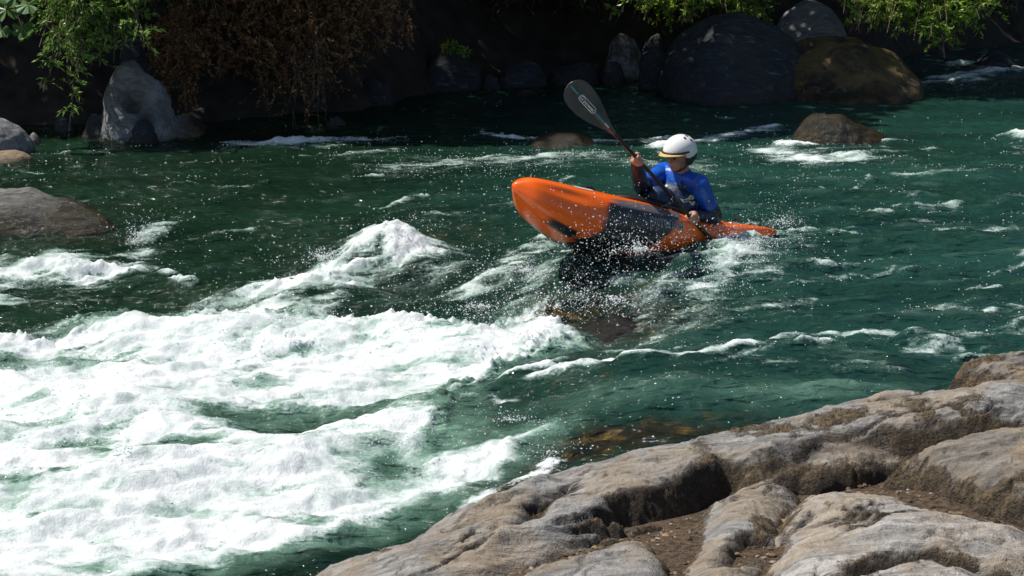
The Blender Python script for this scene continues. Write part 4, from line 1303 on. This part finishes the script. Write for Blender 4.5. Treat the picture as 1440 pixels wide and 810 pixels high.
# ================================================================== PERSON
def cone_caps(bm, p0, r0, p1, r1):
    p0, p1 = np.array(p0, float), np.array(p1, float)
    b2 = bmesh.new()
    for p, r in ((p0, r0), (p1, r1)):
        bmesh.ops.create_icosphere(b2, subdivisions=3, radius=r, matrix=Matrix.Translation(Vector(p)))
    bmesh.ops.convex_hull(b2, input=b2.verts, use_existing_faces=False)
    for v_ in [v_ for v_ in b2.verts if not v_.link_faces or all(len(e.link_faces) == 0 for e in v_.link_edges)]: b2.verts.remove(v_)
    inner = [g for g in b2.verts if not g.link_faces]
    bmesh.ops.delete(b2, geom=inner, context='VERTS')
    hull_faces = b2.faces[:]
    me = bpy.data.meshes.new('x'); b2.to_mesh(me); b2.free(); bm.from_mesh(me); bpy.data.meshes.remove(me)


def ell(bm, c, r, rot=None):
    m = Matrix.Translation(Vector(c)) @ (rot.to_4x4() if rot else Matrix()) @ Matrix.Diagonal((*r, 1))
    bmesh.ops.create_icosphere(bm, subdivisions=4, radius=1, matrix=m)


def chain(bm, pts, rs):
    for i in range(len(pts) - 1): cone_caps(bm, pts[i], rs[i], pts[i + 1], rs[i + 1])


def remeshed(name, bm, vox, mat, parent=None, smooth=2, disp=None):
    me = bpy.data.meshes.new(name + '_src'); bm.to_mesh(me); bm.free()
    o = bpy.data.objects.new(name + '_src', me); COL.objects.link(o)
    md = o.modifiers.new('r', 'REMESH'); md.mode = 'VOXEL'; md.voxel_size = vox; md.use_smooth_shade = True
    ms = o.modifiers.new('s', 'SMOOTH'); ms.factor = .5; ms.iterations = smooth
    bpy.context.view_layer.update()
    m2 = bpy.data.meshes.new_from_object(o.evaluated_get(bpy.context.evaluated_depsgraph_get()))
    bpy.data.objects.remove(o); bpy.data.meshes.remove(me)
    m2.name = name
    if disp:
        n = len(m2.vertices); c = np.empty(n * 3, np.float32); m2.vertices.foreach_get('co', c); c = c.reshape(-1, 3).astype(float)
        nn = np.empty(n * 3, np.float32); m2.vertices.foreach_get('normal', nn); nn = nn.reshape(-1, 3)
        c = c + nn * disp(c)[:, None]; m2.vertices.foreach_set('co', c.astype(np.float32).ravel()); m2.update()
    for p in m2.polygons: p.use_smooth = True
    m2.materials.clear(); m2.materials.append(mat)
    r = bpy.data.objects.new(name, m2); COL.objects.link(r)
    if parent: r.parent = parent
    return r


M['skin'] = simple_mat('skin', (.50, .27, .18), .5, .12, 18, .15, .4, Subsurface_Weight=.08)
M['blue'] = simple_mat('blue_drytop', (.004, .085, .47), .38, .35, 9, .25)
M['navy'] = simple_mat('navy_wet_fabric', (.008, .018, .05), .38, .5, 12, .4)
M['helmet'] = simple_mat('white_helmet', (.82, .82, .80), .22, .05, 9)
M['visor'] = simple_mat('tan_visor', (.62, .43, .17), .4, .15, 14)


def vest_mat():
    t = NT('life_vest_fabric'); co = t.coord()
    n = t.noise(co, 11, 3, .5, .8)
    c = t.ramp(n, [(.40, (.006, .014, .04)), (.52, (.015, .05, .12)), (.60, (.012, .02, .04)), (.645, (.40, .46, .5)), (.675, (.6, .62, .62)), (.70, (.45, .38, .04)), (.72, (.01, .03, .08))])
    c.node.color_ramp.interpolation = 'CONSTANT'
    return t.done(t.bsdf(c, .5, t.bump(t.noise(co, 30, 4), .4, .01), .4))


M['vest'] = vest_mat()


def un(v_): v_ = np.array(v_, float); return v_ / np.linalg.norm(v_)


hip = kw((1.02, 0, .20))
chest = onY(957, 272, 14.05); neck = onY(958, 246, 14.02); head = onY(955, 219, 13.98)
Ft = un((-.66, -.75, 0)); Lt = un((.75, -.66, 0))
shL = onY(983, 259, 13.90); shR = onY(933, 242, 14.15)
elL = onY(1004, 305, 14.02); elR = onY(902, 262, 13.88)


def grip(H, E, outd):
    """wrist lies beside the shaft towards the elbow"""
    w = un(E - H); w = un(w - pd * np.dot(w, pd) * .6)
    return H + w * .062, w


wrL, wdL = grip(HL, elL, 1); wrR, wdR = grip(HR, elR, 1)


def hand(bm, H, wd, up_sign):
    # wd: from the shaft towards the wrist, perpendicular to the shaft
    w = un(wd - pd * np.dot(wd, pd)); b = np.cross(pd, w)
    toc_ = un(np.array([0, 0, CAM_H]) - H)
    if np.dot(b, toc_) < 0: b = -b                     # back of the hand side faces the camera
    cone_caps(bm, H + w * .055 + b * .006, .024, H + b * .026 + w * .012 + pd * .018, .0165)
    cone_caps(bm, H + w * .055 + b * .006, .024, H + b * .026 + w * .012 - pd * .022, .0155)
    rr = .0265
    for k, (o, sc_) in enumerate([(.034, .92), (.0125, 1.0), (-.0095, .97), (-.031, .82)]):
        pts = []
        for ang in (15, 62, 112, 165, 215):
            a = math.radians(90 - ang * sc_)
            # starts on the back (b), passes the far side (-w) and closes below (-b)
            pts.append(H + pd * (o * 1.02) + rr * (b * math.cos(math.radians(ang * sc_)) - w * math.sin(math.radians(ang * sc_))))
        chain(bm, pts, [.0098 * sc_, .0098 * sc_, .0092 * sc_, .0085 * sc_, .0078 * sc_])
    th = [H + w * .045 + pd * .022 * up_sign, H + w * .026 - b * .012 + pd * .036 * up_sign, H + w * .004 - b * .028 + pd * .044 * up_sign, H - w * .018 - b * .022 + pd * .046 * up_sign]
    chain(bm, th, [.015, .0125, .0105, .0090])


bm = bmesh.new()
Fh = un((-.78, -.62, -.10)); Lh = un(np.cross([0, 0, 1], Fh)); Uh = np.cross(Fh, Lh)
RH = Matrix([[Fh[i], Lh[i], Uh[i]] for i in range(3)])
def hp(f, l, u): return head + Fh * f + Lh * l + Uh * u


ell(bm, hp(-.01, 0, .03), (.098, .077, .105), RH)                # skull
ell(bm, hp(.028, 0, -.045), (.060, .054, .068), RH)              # jaw and cheeks
ell(bm, hp(.060, 0, -.088), (.024, .024, .019), RH)              # chin
ell(bm, hp(.082, 0, .018), (.016, .050, .012), RH)               # brow
cone_caps(bm, hp(.086, 0, .012), .009, hp(.106, 0, -.026), .0125)  # nose
ell(bm, hp(.090, .010, -.030), (.010, .009, .007), RH); ell(bm, hp(.090, -.010, -.030), (.010, .009, .007), RH)
ell(bm, hp(.084, 0, -.055), (.010, .024, .006), RH); ell(bm, hp(.081, 0, -.066), (.011, .021, .0065), RH)
for s_ in (-1, 1):
    ell(bm, hp(-.01, s_ * .080, -.012), (.018, .008, .030), RH)
    ell(bm, hp(.062, s_ * .034, -.022), (.022, .02, .02), RH)
cone_caps(bm, neck - np.array([0, 0, .03]), .060, hp(-.02, 0, -.04), .056)
ell(bm, chest, (.155, .115, .16), Matrix([[Lt[i], Ft[i], (0, 0, 1)[i]] for i in range(3)]))
cone_caps(bm, chest, .125, hip + np.array([0, 0, .02]), .130)
cone_caps(bm, shL, .055, shR, .055)
cone_caps(bm, neck - np.array([0, 0, .05]), .07, chest, .10)
chain(bm, [shL, elL, wrL], [.054, .040, .027]); chain(bm, [shR, elR, wrR], [.054, .040, .027])
hand(bm, HL, wdL, 1); hand(bm, HR, wdR, 1)
for s_ in (-1, 1):
    chain(bm, [kw((1.02, s_ * .09, .15)), kw((1.42, s_ * .15, .20)), kw((1.80, s_ * .10, .15))], [.078, .056, .042])
    cone_caps(bm, kw((1.80, s_ * .10, .15)), .036, kw((1.86, s_ * .10, .23)), .03)
person = remeshed('person', bm, .0042, M['skin'], None, 3)
tag(person, 'paddler in a white helmet and blue jacket seated in the orange kayak gripping the paddle', 'person')

for s_ in (-1, 1):
    bm = bmesh.new(); ell(bm, hp(.079, s_ * .031, .000), (.010, .014, .009), RH); bm_obj('eye', bm, M['dark_print'], person)


def wr(c): return .005 * fbm3(c * 9, 2, 301) + .004 * fbm3(c * np.array([22, 22, 9]), 3, 305, .5, True)


# blue dry top: shoulders, back, upper arms; dark wet forearms
bm = bmesh.new()
ell(bm, chest + np.array([0, 0, .005]), (.180, .140, .175), Matrix([[Lt[i], Ft[i], (0, 0, 1)[i]] for i in range(3)]))
cone_caps(bm, chest, .145, hip + np.array([0, 0, .05]), .150)
cone_caps(bm, shL, .072, shR, .070); cone_caps(bm, neck + np.array([0, 0, .012]), .066, chest + np.array([0, 0, .08]), .12)
chain(bm, [shL, shL * .35 + elL * .65], [.076, .066]); chain(bm, [shR, shR * .2 + elR * .8], [.074, .062])
remeshed('jacket', bm, .006, M['blue'], person, 3, wr)
for nm_, a, b, c_ in (('L', shL, elL, wrL), ('R', shR, elR, wrR)):
    bm = bmesh.new(); k = .60 if nm_ == 'L' else .75
    chain(bm, [a * (1 - k) + b * k, b, c_ + (b - c_) * .12], [.0665 if nm_ == 'L' else .062, .060, .043])
    remeshed('sleeve', bm, .005, M['navy'], person, 3, wr)
    bm = bmesh.new(); chain(bm, [c_ + (b - c_) * .16, c_ + (b - c_) * .02], [.040, .036]); remeshed('cuff', bm, .005, M['black'], person, 1)
bm = bmesh.new(); chain(bm, [neck - np.array([0, 0, .005]), neck + np.array([0, 0, .035])], [.068, .062]); remeshed('collar', bm, .006, M['black'], person, 1)
# life vest
bm = bmesh.new()
ell(bm, chest + Ft * .055 + np.array([0, 0, -.05]), (.178, .150, .165), Matrix([[Lt[i], Ft[i], (0, 0, 1)[i]] for i in range(3)]))
ell(bm, chest - Ft * .05 + np.array([0, 0, -.05]), (.165, .125, .135), Matrix([[Lt[i], Ft[i], (0, 0, 1)[i]] for i in range(3)]))
cone_caps(bm, onY(924, 277, 13.86), .085, chest + Ft * .10 + np.array([0, 0, -.09]), .12)
for s_ in (-1, 1):
    chain(bm, [chest + Ft * .11 + Lt * s_ * .085 + np.array([0, 0, .0]), chest + Ft * .06 + Lt * s_ * .085 + np.array([0, 0, .12]), chest - Ft * .09 + Lt * s_ * .08 + np.array([0, 0, .06])], [.045, .034, .045])
vest = remeshed('life_vest', bm, .006, M['vest'], person, 2, lambda c: .006 * fbm3(c * 10, 3, 311))
bm = bmesh.new(); chain(bm, [chest + Ft * .165 + Lt * .07 - np.array([0, 0, .10]), chest + Ft * .175 - Lt * .03 - np.array([0, 0, .03])], [.032, .028])
remeshed('vest_pocket', bm, .006, M['navy'], person, 2)
for z_ in (-.02, -.13):
    pts = []
    for t_ in np.linspace(-1.9, 1.9, 20):
        pts.append(chest + np.array([0, 0, z_]) + (Ft * (.045 + .142 * math.cos(t_))) + Lt * .172 * math.sin(t_))
    v, f = tube_np(pts, .010, .010, 6); np_mesh('strap', v, f, M['black'], True, person)
# spray deck: skirt tube round the waist and the sheet stretched over the cockpit rim
n1, n2 = 60, 16
V = []
for i in range(n2):
    k = i / (n2 - 1)
    for j in range(n1):
        t_ = 2 * math.pi * j / n1
        e = rim_pt(t_, 1.03, .020)
        c_ = np.array([1.00 + .15 * math.cos(t_), .165 * math.sin(t_), .46])
        g_ = 1 - k
        pos = e * (1 - g_ ** .9) + c_ * g_ ** .9
        pos[2] = e[2] * (1 - g_ ** 7) + c_[2] * g_ ** 7 + .012 * math.sin(math.pi * k) 
        V.append(kw(pos))
V = np.array(V)
i_ = np.arange(n1 * n2).reshape(n2, n1)
f = np.stack([i_[:-1], np.roll(i_, -1, 1)[:-1], np.roll(i_, -1, 1)[1:], i_[1:]], -1).reshape(-1, 4)
np_mesh('spray_deck', V, f, M['black'], True, person)

# helmet
def helmet():
    n, m = 48, 40; V = []
    for i in range(n + 1):
        ph = math.pi * .62 * i / n
        for j in range(m):
            t_ = 2 * math.pi * j / m
            # lower at the ears and nape, higher over the face
            cf = math.cos(t_); lim = .50 + .09 * (1 - cf) / 2 * 2 - .0
            if cf > .35: lim = .47
            p_ = min(ph, math.pi * (lim if cf <= .35 else .47 + (.59 - .47) * 0))
            V.append(hp(-.012 + .140 * math.sin(p_) * cf, .116 * math.sin(p_) * math.sin(t_), .038 + .122 * math.cos(p_)))
    V = np.array(V); i_ = np.arange((n + 1) * m).reshape(n + 1, m)
    f = np.stack([i_[:-1], i_[1:], np.roll(i_, -1, 1)[1:], np.roll(i_, -1, 1)[:-1]], -1).reshape(-1, 4)
    o = np_mesh('helmet', V, f, M['helmet'], True, person)
    md = o.modifiers.new('s', 'SOLIDIFY'); md.thickness = .008; md.offset = -1
    for (a_, e_) in [(2.2, .45), (2.7, .75), (-2.2, .45), (3.14, .35), (1.55, .55), (2.0, .85), (-1.5, .55)]:
        d = (Fh * math.cos(a_) * math.sin(e_) * .140 + Lh * math.sin(a_) * math.sin(e_) * .116 + Uh * math.cos(e_) * .122)
        c_ = hp(-.012, 0, .038) + d * 1.0
        bm = bmesh.new(); q = Vector(d).to_track_quat('Z', 'Y')
        bmesh.ops.create_cone(bm, cap_ends=True, segments=14, radius1=.0095, radius2=.0095, depth=.005, matrix=Matrix.Translation(Vector(c_)) @ q.to_matrix().to_4x4() @ Matrix.Diagonal((1, 1.3, 1, 1)))
        bm_obj('vent', bm, M['black'], o)
    # brim
    bm = bmesh.new(); rows = []
    for i in range(7):
        k = i / 6; row = []
        for j in range(25):
            t_ = -1.25 + 2.5 * j / 24
            r_ = 1 + k * .36 * math.cos(t_ * .95)
            row.append(bm.verts.new(Vector(hp(-.012 + .139 * r_ * math.cos(t_), .116 * (1 + k * .12) * math.sin(t_), .040 - .004 * k - .008 * abs(math.sin(t_)) * k))))
        rows.append(row)
    for a_, b_ in zip(rows[:-1], rows[1:]):
        for j in range(24): bm.faces.new((a_[j], a_[j + 1], b_[j + 1], b_[j]))
    v_ = bm_obj('visor', bm, M['visor'], person); md = v_.modifiers.new('s', 'SOLIDIFY'); md.thickness = .007
    pts = [hp(-.012 + .141 * math.cos(t_), .117 * math.sin(t_), .046) for t_ in np.linspace(-1.45, 1.45, 24)]
    vv, ff = tube_np(pts, .008, .008, 6); np_mesh('visor_band', vv, ff, M['black'], True, person)
    for s_ in (-1, 1):
        bm = bmesh.new(); ell(bm, hp(-.015, s_ * .098, -.018), (.045, .014, .048), RH); ell(bm, hp(-.05, s_ * .085, .0), (.05, .02, .045), RH)
        remeshed('ear_pad', bm, .005, M['black'], person, 1)
        pts = [hp(-.01, s_ * .092, -.04), hp(.02, s_ * .068, -.085), hp(.045, s_ * .03, -.106), hp(.05, 0, -.110)]
        vv, ff = tube_np(pts, .006, .006, 6); np_mesh('chin_strap', vv, ff, M['black'], True, person)


helmet()
#KAYAK_END
# ================================================================== LIGHT, SKY, CAMERA
w = bpy.data.worlds.new('World'); SC.world = w; w.use_nodes = True
nt = w.node_tree; bg = nt.nodes['Background']
sky = nt.nodes.new('ShaderNodeTexSky'); sky.sky_type = 'NISHITA'; sky.sun_disc = False
sky.sun_elevation = SUN_EL; sky.sun_rotation = math.radians(90) - SUN_AZ
nt.links.new(sky.outputs[0], bg.inputs[0]); bg.inputs[1].default_value = .09
ld = bpy.data.lights.new('sun', 'SUN'); ld.energy = 5.0; ld.angle = math.radians(.5); ld.color = (1, .955, .88)
lo = bpy.data.objects.new('sun', ld); COL.objects.link(lo)
lo.rotation_euler = Vector(-S).to_track_quat('-Z', 'Y').to_euler(); lo.location = (0, 0, 30)
cd = bpy.data.cameras.new('camera'); cam = bpy.data.objects.new('camera', cd); COL.objects.link(cam)
cam.location = (0, 0, CAM_H); cam.rotation_euler = (math.radians(90) - PITCH, 0, 0)
cd.sensor_width = 36; cd.lens = 36 * FPX / 1440; cd.clip_end = 2000; cd.clip_start = .1
SC.camera = cam
SC.view_settings.view_transform = 'Standard'; SC.view_settings.look = 'None'; SC.view_settings.exposure = 0
